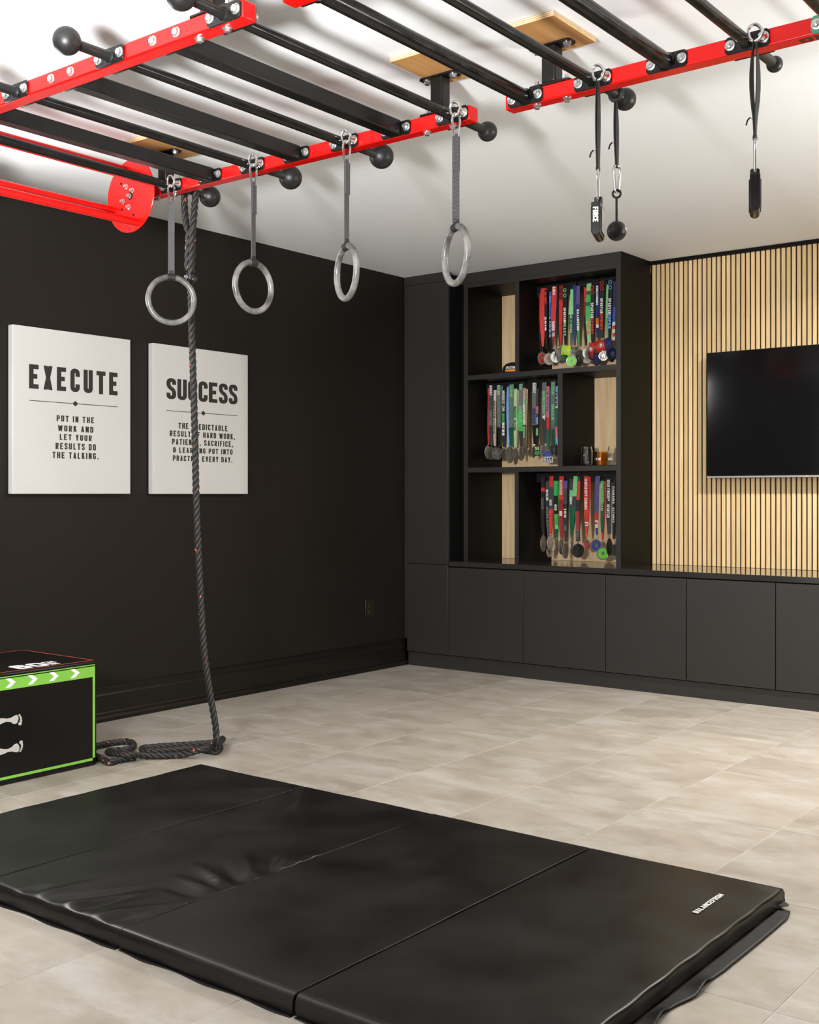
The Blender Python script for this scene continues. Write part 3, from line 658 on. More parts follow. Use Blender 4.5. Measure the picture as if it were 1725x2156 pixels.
def gym_ring(cx, theta, sgn, label, strap_ang, tilt=0.0, zc=1.957):
    bx = cx+.050
    t = thing('gym_ring', (bx, 3.12, ZM), label, 'gym ring', 'gym rings hanging from the red rail')
    c = eye_hanger(t, bx)
    S, W = view_axes(c)
    base = Vector((c.x+.004, c.y, 0))
    m = MB(); top = c.z-.017; ub = (S*.86+W*.5).normalized()
    carabiner(m, base+EZ*(top-.041), ub, .086, .030); obj('carabiner', m, M['steel'], t)
    zs0, zs1 = top-.076, zc+.108
    us = (S*math.cos(strap_ang)+W*math.sin(strap_ang)).normalized()
    ur = (S*math.cos(theta)+W*(sgn*math.sin(theta))).normalized()
    pts = [base+EZ*(zs0+(zs1-zs0)*i/10) for i in range(11)]; uu = [us.lerp(ur.cross(EZ) if False else us, i/10) for i in range(11)]
    m = MB(); strap_band(m, pts, uu, .026, .0035)
    n = us.cross(EZ)*.0048; strap_band(m, [q+n for q in pts[:5]], us, .026, .003)
    wid = [.028, .020, .016]; strap_band(m, [base+EZ*(zs0+.010), base+EZ*(zs0+.004), base+EZ*zs0], us, wid[1], .007)
    obj('strap', m, M['web'], t)
    R0, r0 = .0945, .0118
    vv = (EZ*math.cos(tilt)+ur.cross(EZ)*math.sin(tilt)).normalized()
    rc = base+EZ*(zc+.0945)-vv*.0945
    obj('ring', MB().torus(rc, ur, vv, R0, r0, 64, 14), M['ring'], t, origin=rc)
    m = MB()                                             # webbing choked round the top of the ring
    arc = [rc+ur*(R0*math.cos(PI/2+a))+vv*(R0*math.sin(PI/2+a)) for a in (-.17, -.08, 0, .08, .17)]
    m.tube(arc, r0+.0028, 14)
    ww = [.020, .017, .024]; strap_band(m, [base+EZ*(zs1+.012), base+EZ*(zs1+.002), base+EZ*(zs1-.012)], [us, (us+ur).normalized(), ur], ww, .008)
    obj('choke_loop', m, M['blackweb'], t)
gym_ring(-2.292, math.radians(66), -1, 'worn grey gym ring nearest the end of the red rail, seen almost edge-on', .5)
gym_ring(-2.780, math.radians(68), -1, 'worn grey gym ring second from the rail end, narrow and edge-on', .9)
gym_ring(-3.260, math.radians(43), 1, 'pale worn gym ring half turned in front of the black wall', .95)
gym_ring(-3.743, math.radians(10), 1, 'worn gym ring seen face-on in front of the climbing rope', .1, 0.0)

# ================================================================== PINCH GRIPS AND BALL GRIP
GU = (RGT*math.cos(math.radians(16.3))-FWD*math.sin(math.radians(16.3))).normalized()   # across the block
GN = (FWD*math.cos(math.radians(16.3))+RGT*math.sin(math.radians(16.3))).normalized()   # along the block
def loop_strap(t, top, bot, spread, tail_z, u=None, side=RGT):
    """hanging webbing loop: two runs meeting at top and bottom, with a loose tail"""
    m = MB(); K = 14; uu = (u or (RGT*.55+FWD*.83)).normalized()
    for s in (-1, 1):
        pts = []; ws = []
        for i in range(K+1):
            f = i/K; b = math.sin(PI*min(1, f*1.25))**1.0 if f < .8 else 0.0
            pts.append(Vector(top).lerp(Vector(bot), f)+RGT*(s*(.0025+spread*max(0, b)))); ws.append(.010+.012*math.sin(PI*f))
        strap_band(m, pts, uu if spread < .004 else [(RGT*(.35+.5*math.sin(PI*i/K))+FWD*.8).normalized() for i in range(K+1)], ws, .0028)
    z = tail_z; c = Vector(top).lerp(Vector(bot), .75); c.z = z
    tail = [c-RGT*.004, c-RGT*.014+EZ*.006, c-RGT*.021-EZ*.002, c-RGT*.025-EZ*.016]
    strap_band(m, tail, uu, .008, .0016)
    strap_band(m, [Vector(bot)+EZ*.012, Vector(bot)+EZ*.004, Vector(bot)-EZ*.004], uu, [.009, .016, .010], .009)
    obj('strap', m, M['blackweb'], t)
def pinch_grip(cx, label, letters):
    bx = cx+.050
    t = thing('pinch_grip', (bx, 3.12, ZM), label, 'climbing grip', 'pinch grips hanging from the red rail')
    c = eye_hanger(t, bx)
    base = Vector((c.x, c.y, 0)); top = base+EZ*(c.z-.014); bot = base+EZ*(2.150)
    loop_strap(t, top, bot, .0008 if letters else .007, 2.205)
    m = MB(); cc = base+EZ*2.104; carabiner(m, cc, (RGT*.25+FWD*.97).normalized(), .090, .030, .0042); obj('carabiner', m, M['steel'], t)
    w, d = .0285, .104; zt = 2.040; zb = 1.952
    poly = [(-w/2, zt), (w/2, zt)]+[(w/2*math.cos(a), zb+w/2*math.sin(a)) for a in [-PI*i/12 for i in range(13)]]
    o = base.copy(); o.z = 0
    obj('block', MB().prism(poly[::-1], o, GU, EZ, GN, -d/2, d/2), M['gloss'], t, bevel=.0025, seg=2)
    for s in (-1, 1):                                     # raised grip pad on each side
        pw = MB(); pw.prism([(-d/2+.012, zb), (d/2-.012, zb), (d/2-.012, zt-.012), (-d/2+.012, zt-.012)], o+GU*(s*w/2), GN, EZ, GU*s, 0, .0025); obj('side_pad', pw, M['matte'], t, bevel=.002)
    ch = .004
    tab = [(-.013, zt-.001), (.013, zt-.001), (.013, zt+.030-ch), (.013-ch, zt+.030), (-.013+ch, zt+.030), (-.013, zt+.030-ch)]
    obj('hanging_tab', MB().prism(tab[::-1], o+GN*.012, GU, EZ, GN, -.004, .004), M['black'], t, bevel=.001)
    if letters:
        m = MB(); text(m, 'FORCE', o-GN*(d/2)+EZ*(zt-.016)+GU*(-.009), (0, 0, -1), GU, .0165, .19, .46, .03, width=.046, n=-GN)
        tag(obj('lettering', m, M['white'], t, smooth=False), 'white FORCE lettering', None)
pinch_grip(-1.750, 'black pinch block grip with white FORCE lettering beside the ball grip', True)
pinch_grip(-1.253, 'plain black pinch block grip hanging alone near the television end', False)
bg_ = thing('ball_grip', (-1.75, 3.285, 2.43), 'small black steel ball on an eye rod hanging beside the lettered pinch grip', 'climbing grip')
YG = onx(1297, 200, -1.75).y; tp = Vector((-1.75, YG, 2.420)); bp_ = ony(1299, 372, YG); bp_.z = 2.208
m = MB(); m.tube([Vector((-1.75, YG, ZM))+Vector((math.cos(a)*.0195, 0, math.sin(a)*.0195)) for a in [2*PI*i/20 for i in range(20)]], .008, 8, closed=True); obj('choke_loop', m, M['blackweb'], bg_)
loop_strap(bg_, tp, bp_, .0008, 2.280)
m = MB(); carabiner(m, bp_-EZ*.040, (RGT*.75+FWD*.66).normalized(), .086, .030, .0042); obj('carabiner', m, M['steel'], bg_)
S, W = view_axes(bp_)
obj('eye', MB().torus(bp_-EZ*.088, S, EZ, .0125, .0038, 28, 10), M['matte'], bg_)
obj('rod', MB().cyl(bp_-EZ*.102, bp_-EZ*.182, .0042, 12), M['matte'], bg_)
obj('ball', MB().sphere(bp_-EZ*.208, .0320), M['matte'], bg_)

# ================================================================== CLIMBING ROPE
rp = thing('climbing_rope', (-3.75, 3.44, 0), 'thick black twisted climbing rope with orange flecks, its tail coiled on the floor', 'rope')
RR = .0148
def twisted(path, parent, rad=RR, pitch=.085, step=.007, phase=0.0):
    # resample by length
    P = [Vector(p) for p in path]; d = [0]
    for a, b in zip(P, P[1:]): d.append(d[-1]+(b-a).length)
    n = int(d[-1]/step); Q = []; j = 0
    for i in range(n+1):
        s = d[-1]*i/n
        while j < len(d)-2 and d[j+1] < s: j += 1
        f = (s-d[j])/max(1e-9, d[j+1]-d[j]); Q.append(P[j].lerp(P[j+1], f))
    prev = None; fr = []
    for i, p in enumerate(Q):
        t = (Q[min(i+1, n)]-Q[max(i-1, 0)]).normalized()
        if prev is None: x = t.orthogonal()
        else: x = prev-t*prev.dot(t)
        x.normalize(); prev = x; fr.append((p, x, t.cross(x)))
    for k in range(3):
        path3 = []
        for i, (p, x, y) in enumerate(fr):
            a = phase+2*PI*(i*step/pitch)+2*PI*k/3
            path3.append(p+x*(math.cos(a)*rad*.52)+y*(math.sin(a)*rad*.52))
        obj('strand', MB().tube(path3, rad*.54, 8), M['rope'], parent, angle=80)
gr = Vector((-3.743, 3.283, ZM))
def rz(x, y, z=RR): x, y = 180+x/5.39, 1520+y/5.39; return onz(x, y, z)
body = [(-3.75, 3.283, 2.10), (-3.75, 3.291, 2.045), (-3.75, 3.297, 1.843), (-3.75, 3.313, 1.438), (-3.75, 3.326, 1.03), (-3.75, 3.361, .516), (-3.75, 3.396, .307), (-3.75, 3.432, .140), (-3.75, 3.440, .070)]
body += [rz(1535, 300, .030), rz(1480, 335, RR), rz(1400, 325, RR), rz(1250, 300), rz(1000, 318), rz(740, 335), rz(650, 318), rz(655, 297), rz(760, 285), rz(1000, 268), rz(1300, 248), rz(1455, 232), rz(1500, 222, .020)+Vector((.012, .02, .01)), rz(1500, 246, .045), rz(1430, 272, .048), rz(1300, 318, .040),
         rz(1100, 368, .018), rz(880, 385), rz(650, 380, .020), rz(500, 372, .036), rz(380, 358, .036), rz(275, 352, .026), rz(262, 335, .022), rz(330, 326), rz(470, 318), rz(545, 280), rz(530, 238), rz(470, 222), rz(380, 228), rz(250, 248), rz(130, 275), rz(20, 312), rz(0, 345), rz(60, 385)+Vector((0, .016, 0)), rz(150, 448)+Vector((.022, .022, 0)), rz(220, 460)+Vector((.022, .016, 0)), rz(320, 448), rz(430, 425), rz(560, 405)]
twisted(catmull(body, 10), rp)
left = [gr+Vector((0, .0, .033)), gr+Vector((-.022, -.004, .022)), gr+Vector((-.030, -.006, -.005)), gr+Vector((-.026, -.010, -.06)), gr+Vector((-.021, -.008, -.12)), gr+Vector((-.014, -.004, -.165))]
right = [gr+Vector((0, .0, .033)), gr+Vector((.022, .004, .022)), gr+Vector((.032, .002, -.005)), gr+Vector((.025, .002, -.06)), gr+Vector((.018, .002, -.12)), gr+Vector((.010, .002, -.165))]
twisted(catmull(left, 8), rp, RR*.98, phase=.5); twisted(catmull(right, 8), rp, RR*.98, phase=1.7)
twisted([gr+Vector((-.007, 0, -.165+.002)), Vector((-3.758, 3.283, 2.11))], rp, .0165, pitch=.11); twisted([gr+Vector((.010, .004, -.155)), Vector((-3.742, 3.287, 2.095))], rp, .0160, pitch=.10, phase=2)
m = MB(); m.lathe((-3.75, 3.288, 2.062), (0, 0, 1), [(.017, 0), (.021, .004), (.021, .024), (.017, .028)], 18)
cl = obj('clamp', m, M['hanger'], rp)
m = MB(); hexbolt(m, (-3.748, 3.264, 2.076), (.2, -1, 0), r=.006, wash=.008); obj('bolt', m, M['zinc'], cl)
m = MB(); m.lathe((-3.722, 3.283, 2.066), (1, -.2, -.1), [(.006, 0), (.012, .006), (.012, .014), (.007, .017)], 14); obj('clamp_knob', m, M['hanger'], cl)

# ================================================================== PLYO BOX
BX0, BX1, BY0, BY1, BZ = -4.584, -4.045, 2.33, 3.030, .446
bx = thing('plyo_box', ((BX0+BX1)/2, (BY0+BY1)/2, 0), 'soft black plyometric box with green trim, arrows and white footprints', 'plyo box')
obj('body', MB().box(BX0, BX1, BY0, BY1, .001, BZ), M['boxvinyl'], bx, bevel=.010, seg=3)
m = MB(); e = .0004
for zz in (BZ-.012, BZ-.022):
    m.tube([(BX1+.0002, BY0+.01, zz), (BX1+.0002, BY1-.008, zz)], .0022, 6)
obj('seam', m, M['boxvinyl'], bx)
XF = BX1+e
def face(m, pts, lift=0.0): m.add([(XF+lift, p[0], p[1]) for p in pts], [tuple(range(len(pts)))])
def bpx(x, y): p = onx(x, y, BX1); return (p.y, p.z)
z_t, z_b = onx(205, 1396.5, BX1).z-.002, onx(197, 1425, BX1).z
yR = bpx(200, 1400)[0]; zlow = bpx(200, 1600)[1]
m = MB(); face(m, [(BY0+.02, z_b), (yR, z_b), (yR, z_t), (BY0+.02, z_t)]); face(m, [(yR-.012, zlow), (yR, zlow), (yR, z_b), (yR-.012, z_b)]); face(m, [(BY0+.02, zlow), (yR, zlow), (yR, zlow+.011), (BY0+.02, zlow+.011)]); face(m, [(BY0+.02, zlow), (BY0+.032, zlow), (BY0+.032, z_b), (BY0+.02, z_b)])
tag(obj('green_trim', m, M['greenprint'], bx, smooth=False), 'bright green printed border', None)
zc_ = (z_t+z_b)/2; ah = (z_t-z_b)*.34
for xp in (170, 157-47, 112-46.5, 21, -28, -76):
    pass
ys = [bpx(x_, 1420)[0] for x_ in (148, 103, 58, 11)]; dyy = (ys[0]-ys[3])/3; ys += [ys[3]-dyy*i for i in (1, 2, 3, 4, 5)]
for yv in ys:
    if yv < BY0+.06: continue
    m = MB(); w1 = .022; dx = .024
    face(m, [(yv, zc_+ah), (yv+w1, zc_+ah), (yv+w1+dx, zc_), (yv+w1, zc_-ah), (yv, zc_-ah), (yv+dx, zc_)], .0004)
    m.f = [(0, 1, 2, 5), (5, 2, 3, 4)]; m.m = [0, 0]
    obj('arrow', m, M['white'], bx, smooth=False)
def footprint(oy, oz, flip):
    """bare sole print, heel towards -Y, toes towards +Y"""
    m = MB(); s = flip
    out = [(0, .006), (.004, .020), (.020, .030), (.050, .028), (.082, .020), (.112, .022), (.132, .030), (.150, .034), (.163, .026), (.166, .008), (.160, -.012), (.148, -.024), (.130, -.022), (.108, -.006), (.080, .001), (.050, -.004), (.022, -.014), (.006, -.008)]
    out = [(oy+(p[0]-.155)*.62, oz+s*p[1]*.62) for p in out]
    if s < 0: out = out[::-1]
    cx_ = sum(p[0] for p in out)/len(out); cz_ = sum(p[1] for p in out)/len(out)
    ctr = [(oy-.155+a, oz+s*b) for a, b in ((.02, .008), (.06, .012), (.10, .010), (.14, .006))]
    k = len(out); vs = [(XF+.0002, p[0], p[1]) for p in out]; m.add(vs, [tuple(range(k))])
    for a, b, r in ((.172, .030, .0062), (.1795, .0175, .0068), (.1835, .004, .0074), (.1835, -.0105, .0082), (.177, -.0265, .0115)):
        m.add([(XF+.0002, oy+(a-.155)*.62+r*.72*math.cos(q), oz+s*b*.62+r*.62*math.sin(q)) for q in [2*PI*i/12 for i in range(12)]], [tuple(range(12))])
    obj('footprint', m, mat('pale_grey_print', (.40, .385, .355), .6), bx, smooth=False)
f1 = bpx(33, 1518); f2 = bpx(35, 1572)
footprint(f1[0]+.006, f1[1]+.003, 1); footprint(f2[0]+.006, f2[1]-.002, -1)
m = MB(); zt = BZ+.0004; i_ = .012
def strip(m, a, b, w=.0035):
    a, b = Vector(a), Vector(b); d = (b-a).normalized(); n = Vector((-d.y, d.x, 0))*w
    m.add([a-n, b-n, b+n, a+n], [(0, 1, 2, 3)])
cs = [(BX0+i_, BY0+i_, zt), (BX1-i_, BY0+i_, zt), (BX1-i_, BY1-i_, zt), (BX0+i_, BY1-i_, zt)]
for q in range(4): strip(m, cs[q], cs[(q+1) % 4])
tag(obj('red_edge_line', m, M['redprint'], bx, smooth=False), 'thin red line around the top', None)
m = MB(); q0 = onz(62, 1408, BZ)
p60 = onz(26, 1407, BZ)
text(m, '60', (BX1-.030, p60.y+.005, BZ), (0, 1, 0), (-1, 0, 0), .105, .26, .78, .10, width=.145, n=EZ)
text(m, 'CM', (BX1-.085, p60.y+.158, BZ), (0, 1, 0), (-1, 0, 0), .042, .2, .6, .08, width=.055, n=EZ)
text(m, 'IN', (BX1-.035, p60.y+.158, BZ), (0, 1, 0), (-1, 0, 0), .042, .2, .6, .08, width=.04, n=EZ)
tag(obj('top_lettering', m, M['white'], bx, smooth=False), 'white 60 lettering on top', None)

# ================================================================== FOLDING MAT
MX = [-3.563, -2.966, -2.362, -1.752, -1.141]; MY0, MY1, MT = 1.835, 3.178, .050
mt = thing('folding_mat', ((MX[0]+MX[-1])/2, (MY0+MY1)/2, 0), 'large black four panel folding gym mat lying open on the tiles', 'gym mat')
def ridge(x, y, x0, y0, ang, L, W, A):
    c, s = math.cos(ang), math.sin(ang); a = (x-x0)*c+(y-y0)*s; b = -(x-x0)*s+(y-y0)*c
    if a < 0 or a > L: return 0.0
    f = math.sin(PI*min(1, (a/L)**.6)); return A*f*math.exp(-(b/W)**2)
W1 = onz(690, 1690, .05); W2 = onz(480, 1870, .05); W3 = onz(650, 1665, .05)
RIDGES = [(MX[1]+.015, MY1-.03, math.radians(-52), .34, .022, .012), (MX[1]+.03, MY1-.06, math.radians(-62), .26, .016, -.008), (MX[1]-.015, MY1-.03, math.radians(-130), .22, .03, .005)]
for k, (dy, an, L, A) in enumerate(((0, 160, .26, .010), (.045, 152, .22, -.006), (.09, 140, .24, .008), (.15, 128, .17, -.006), (.19, 118, .17, .008), (-.05, 172, .22, .006), (.26, 120, .14, .006), (.33, 118, .11, .005), (-.10, 178, .18, -.004))):
    RIDGES.append((MX[2]-.006, W2.y+dy, math.radians(an), L, .016, A))
for k in range(7):
    RIDGES.append((MX[1]+.16+k*.062, MY0+.012, math.radians(70+12*math.sin(k*2.1)), .10+.10*(k % 3), .016, .0045*(1 if k % 2 else -1)))
def smooth_noise(x, y, s=1.0):
    return (math.sin(x*5.1*s+1.3*math.sin(y*3.7*s))+math.sin(y*6.3*s+1.7*math.sin(x*4.1*s+.6))+.6*math.sin((x+y)*11*s+.4))/2.6
for k in range(4):
    x0, x1 = MX[k]+.0042, MX[k+1]-.0042
    if k in (1, 2): pass
    if k == 1: x1 += .0036
    if k == 2: x0 -= .0036
    ed = [(0, .004), (-.002, .018), (0, .036), (.005, .0455), (.013, .0495), (.026, .0500)]
    tight = [(0, .004), (0, .020), (0, .035), (0, .0495), (.0004, .0500), (.004, .0500)]
    eL, eR = (ed if k == 0 else tight), ([(0, .004), (-.001, .018), (0, .040), (.0018, .0480), (.005, .0497), (.010, .0500)] if k == 3 else tight)
    nx_, ny_ = 44, 92
    xs = [(x0+e_[0], e_[1], 1) for e_ in eL]+[(x0+.026+(x1-x0-.052)*i/nx_, .05, 0) for i in range(1, nx_)]+[(x1-e_[0], e_[1], -1) for e_ in eR[::-1]]
    yy = [(MY0+e_[0], e_[1], 1) for e_ in ed]+[(MY0+.026+(MY1-MY0-.052)*i/ny_, .05, 0) for i in range(1, ny_)]+[(MY1-e_[0], e_[1], -1) for e_ in ed[::-1]]
    m = MB(); vs = []
    for (X, zx, sx_) in xs:
        for (Y, zy, sy_) in yy:
            z = min(zx, zy); X2, Y2 = X, Y; hgt = z/.05
            if hgt > .7:
                z += .0016*smooth_noise(X*1.3+k, Y*1.3)
                for r_ in RIDGES:
                    dz = 1.5*ridge(X, Y, *r_); z += dz*(1 if min(zx, zy) >= .0499 else .4)
            if 0.2 < hgt < 1:                       # creases down the sides
                amp = .0040 if k in (0, 1) else .0014
                if sy_ and zy <= zx: Y2 += sy_*amp*(math.sin(X*57+9*hgt+2.2*math.sin(X*13+k))*(.35+.65*math.sin(X*9+1.7*k)**2)+.5*math.sin(X*31+2*k-6*hgt))*(1-abs(hgt-.5)*1.6)
                if (sx_ > 0 and k == 0 or sx_ < 0 and k == 3) and zx < zy: X2 += sx_*.0018*math.sin(Y*37+k)
            # corner lift near the seam ends at the back edge
            vs.append((X2, Y2, max(.003, z)))
    nyv = len(yy); fs = [(i*nyv+j, (i+1)*nyv+j, (i+1)*nyv+j+1, i*nyv+j+1) for i in range(len(xs)-1) for j in range(nyv-1)]
    m.add(vs, fs); obj('panel', m, M['vinyl'], mt, angle=70)
for k in range(1, 4):                               # stitched hinge strips between the panels
    obj('hinge_strip', MB().box(MX[k]-.02, MX[k]+.02, MY0+.006, MY1-.006, .001, .006 if k != 2 else .030), M['vinylflap'], mt, smooth=False)
def flap(name, pa, pb, wfun, n=70, z0=.006, wave=.006, th=.0022):
    """flap lying out from the mat edge pa-pb"""
    pa, pb = Vector(pa), Vector(pb); d = (pb-pa).normalized(); out = Vector((-d.y, d.x, 0)); m = MB(); vs = []; fs = []; c_ = 6
    for i in range(n+1):
        p = pa.lerp(pb, i/n); w, lift = wfun(i/n)
        for j in range(c_+1):
            f = j/c_; z = z0+(lift)*f*f
            vs.append(p+out*(w*f)+EZ*z)
    for i in range(n):
        for j in range(c_): fs.append((i*(c_+1)+j, i*(c_+1)+j+1, (i+1)*(c_+1)+j+1, (i+1)*(c_+1)+j))
    m.add(vs, fs); o = obj(name, m, M['vinylflap'], mt, angle=80)
    s = o.modifiers.new('thick', 'SOLIDIFY'); s.thickness = th; s.offset = 1
def wf(f):
    if f < .04: return (.034+.3*f, .0)
    k_ = max(0.0, min(1.0, (f-.36)/.1))
    return (.046+.003*math.sin(f*7)+k_*(.006*math.sin(f*38+.8)+.004*math.sin(f*17)), .001+k_*.014*max(0, math.sin(f*38+2.2)))
flap('fastener_flap', (MX[4]-.004, MY1-.05, 0), (MX[4]-.004, MY0+.03, 0), wf)
def wf2(f): return (.050+.010*math.sin(f*9), .004*math.sin(f*23))
flap('fastener_flap', (MX[4]-.004, MY1-.012, 0), (MX[4]-.004, MY1-.060, 0), lambda f: (.022*math.sin(PI*f)+.002, .0), n=12, z0=.016)
for k in range(4):                                  # narrow welt under the near edge
    flap('edge_welt', (MX[k+1]-.005, MY0+.004, 0), (MX[k]+.006, MY0+.004, 0), lambda f: (.013+.004*math.sin(f*17), .0015*abs(math.sin(f*11))), n=40, z0=.002)
m = MB(); text(m, 'BALANCEFROM', onz(1470, 1924, .0512), (0, 1, 0), (-1, 0, 0), .0165, .20, .66, .13, width=.176, n=EZ, lift=.0012)
tag(obj('lettering', m, M['white'], mt, smooth=False), 'white BALANCEFROM lettering', None)

# ================================================================== MEDALS
YH = 6.452
def hanger(row, xa, xb, za, zb, label):
    t = thing('medal_hanger', ((xa+xb)/2, YH, zb), label, 'medal hanger', 'black medal hanger boards')
    obj('board', MB().box(xa, xb, YH, YH+.012, zb, za), M['hanger'], t, bevel=.003)
    n = 3
    for i in range(n):
        z = za-.012-(za-zb-.024)*i/(n-1)
        o = obj('bar', MB().box(xa+.010, xb-.010, YH-.014, YH-.006, z-.004, z+.004), M['hanger'], t, bevel=.002)
        for xx in (xa+.02, (xa+xb)/2, xb-.02): obj('hook', MB().box(xx-.004, xx+.004, YH-.006, YH+.001, z-.006, z+.006), M['hanger'], o)
def hx(x, y): return ony(x, y, YH)
hanger(0, -3.970, -3.676, 2.515, 2.440, 'left black hanger board in the top right medal compartment')
hanger(0, -3.664, -3.286, 2.515, 2.440, 'right black hanger board in the top right medal compartment')
hanger(1, -4.370, -4.060, 1.902, 1.835, 'left black hanger board in the middle medal compartment')
hanger(1, -4.045, -3.694, 1.902, 1.835, 'right black hanger board in the middle medal compartment')
hanger(2, -3.972, -3.664, 1.290, 1.230, 'left black hanger board in the bottom medal compartment')
hanger(2, -3.656, -3.286, 1.290, 1.230, 'right black hanger board in the bottom medal compartment')

CLR = dict(red=(.62, .035, .025), dred=(.25, .012, .010), black=(.010, .010, .011), char=(.055, .055, .058), grey=(.16, .16, .165), navy=(.025, .03, .13), blue=(.05, .09, .42), purple=(.10, .085, .26), green=(.05, .42, .10),
           dgreen=(.012, .10, .045), lgreen=(.22, .60, .24), teal=(.02, .12, .10), ggrey=(.13, .19, .15), lblue=(.18, .38, .72), tan=(.52, .40, .26), pale=(.48, .62, .34), pink=(.62, .16, .22), white=(.75, .74, .72), brown=(.12, .07, .045), orange=(.66, .16, .03), bright=(.20, .78, .06), cream=(.62, .58, .50))
EMB = {}
def emblem(mb, c, u, n, r, kind):
    """relief marks on the face of a medal"""
    v = EZ
    P = lambda a, b: Vector(c)+u*(a*r)+v*(b*r)+n*.0004
    if kind == 'helmet':                                     # crested helmet
        half = [(0, .62), (.30, .52), (.46, .22), (.44, -.20), (.34, -.58), (.17, -.62), (.15, -.12), (.06, -.02), (.05, -.30), (0, -.34)]
        pts = half+[(-a, b) for a, b in half[::-1]][1:-1]
        mb.add([P(*p) for p in half], [tuple(range(len(half)))][::1]); mb.add([P(-a, b) for a, b in half[::-1]], [tuple(range(len(half)))])
    elif kind == 'bars':
        for b, w in ((.38, .5), (.10, .62), (-.18, .55), (-.46, .35)): mb.add([P(-w, b), P(w, b), P(w, b+.07), P(-w, b+.07)], [(0, 1, 2, 3)])
    elif kind == 'square':
        for s in (.36,): mb.add([P(-s*.5, -s), P(s*.5, -s), P(s*.5, s*.4), P(-s*.5, s*.4)], [(0, 1, 2, 3)])
    elif kind == 'star':
        for i in range(5):
            a0 = PI/2+i*2*PI/5; mb.add([P(0, 0), P(.24*math.cos(a0-.63), .24*math.sin(a0-.63)), P(.62*math.cos(a0), .62*math.sin(a0)), P(.24*math.cos(a0+.63), .24*math.sin(a0+.63))], [(0, 1, 2, 3)])
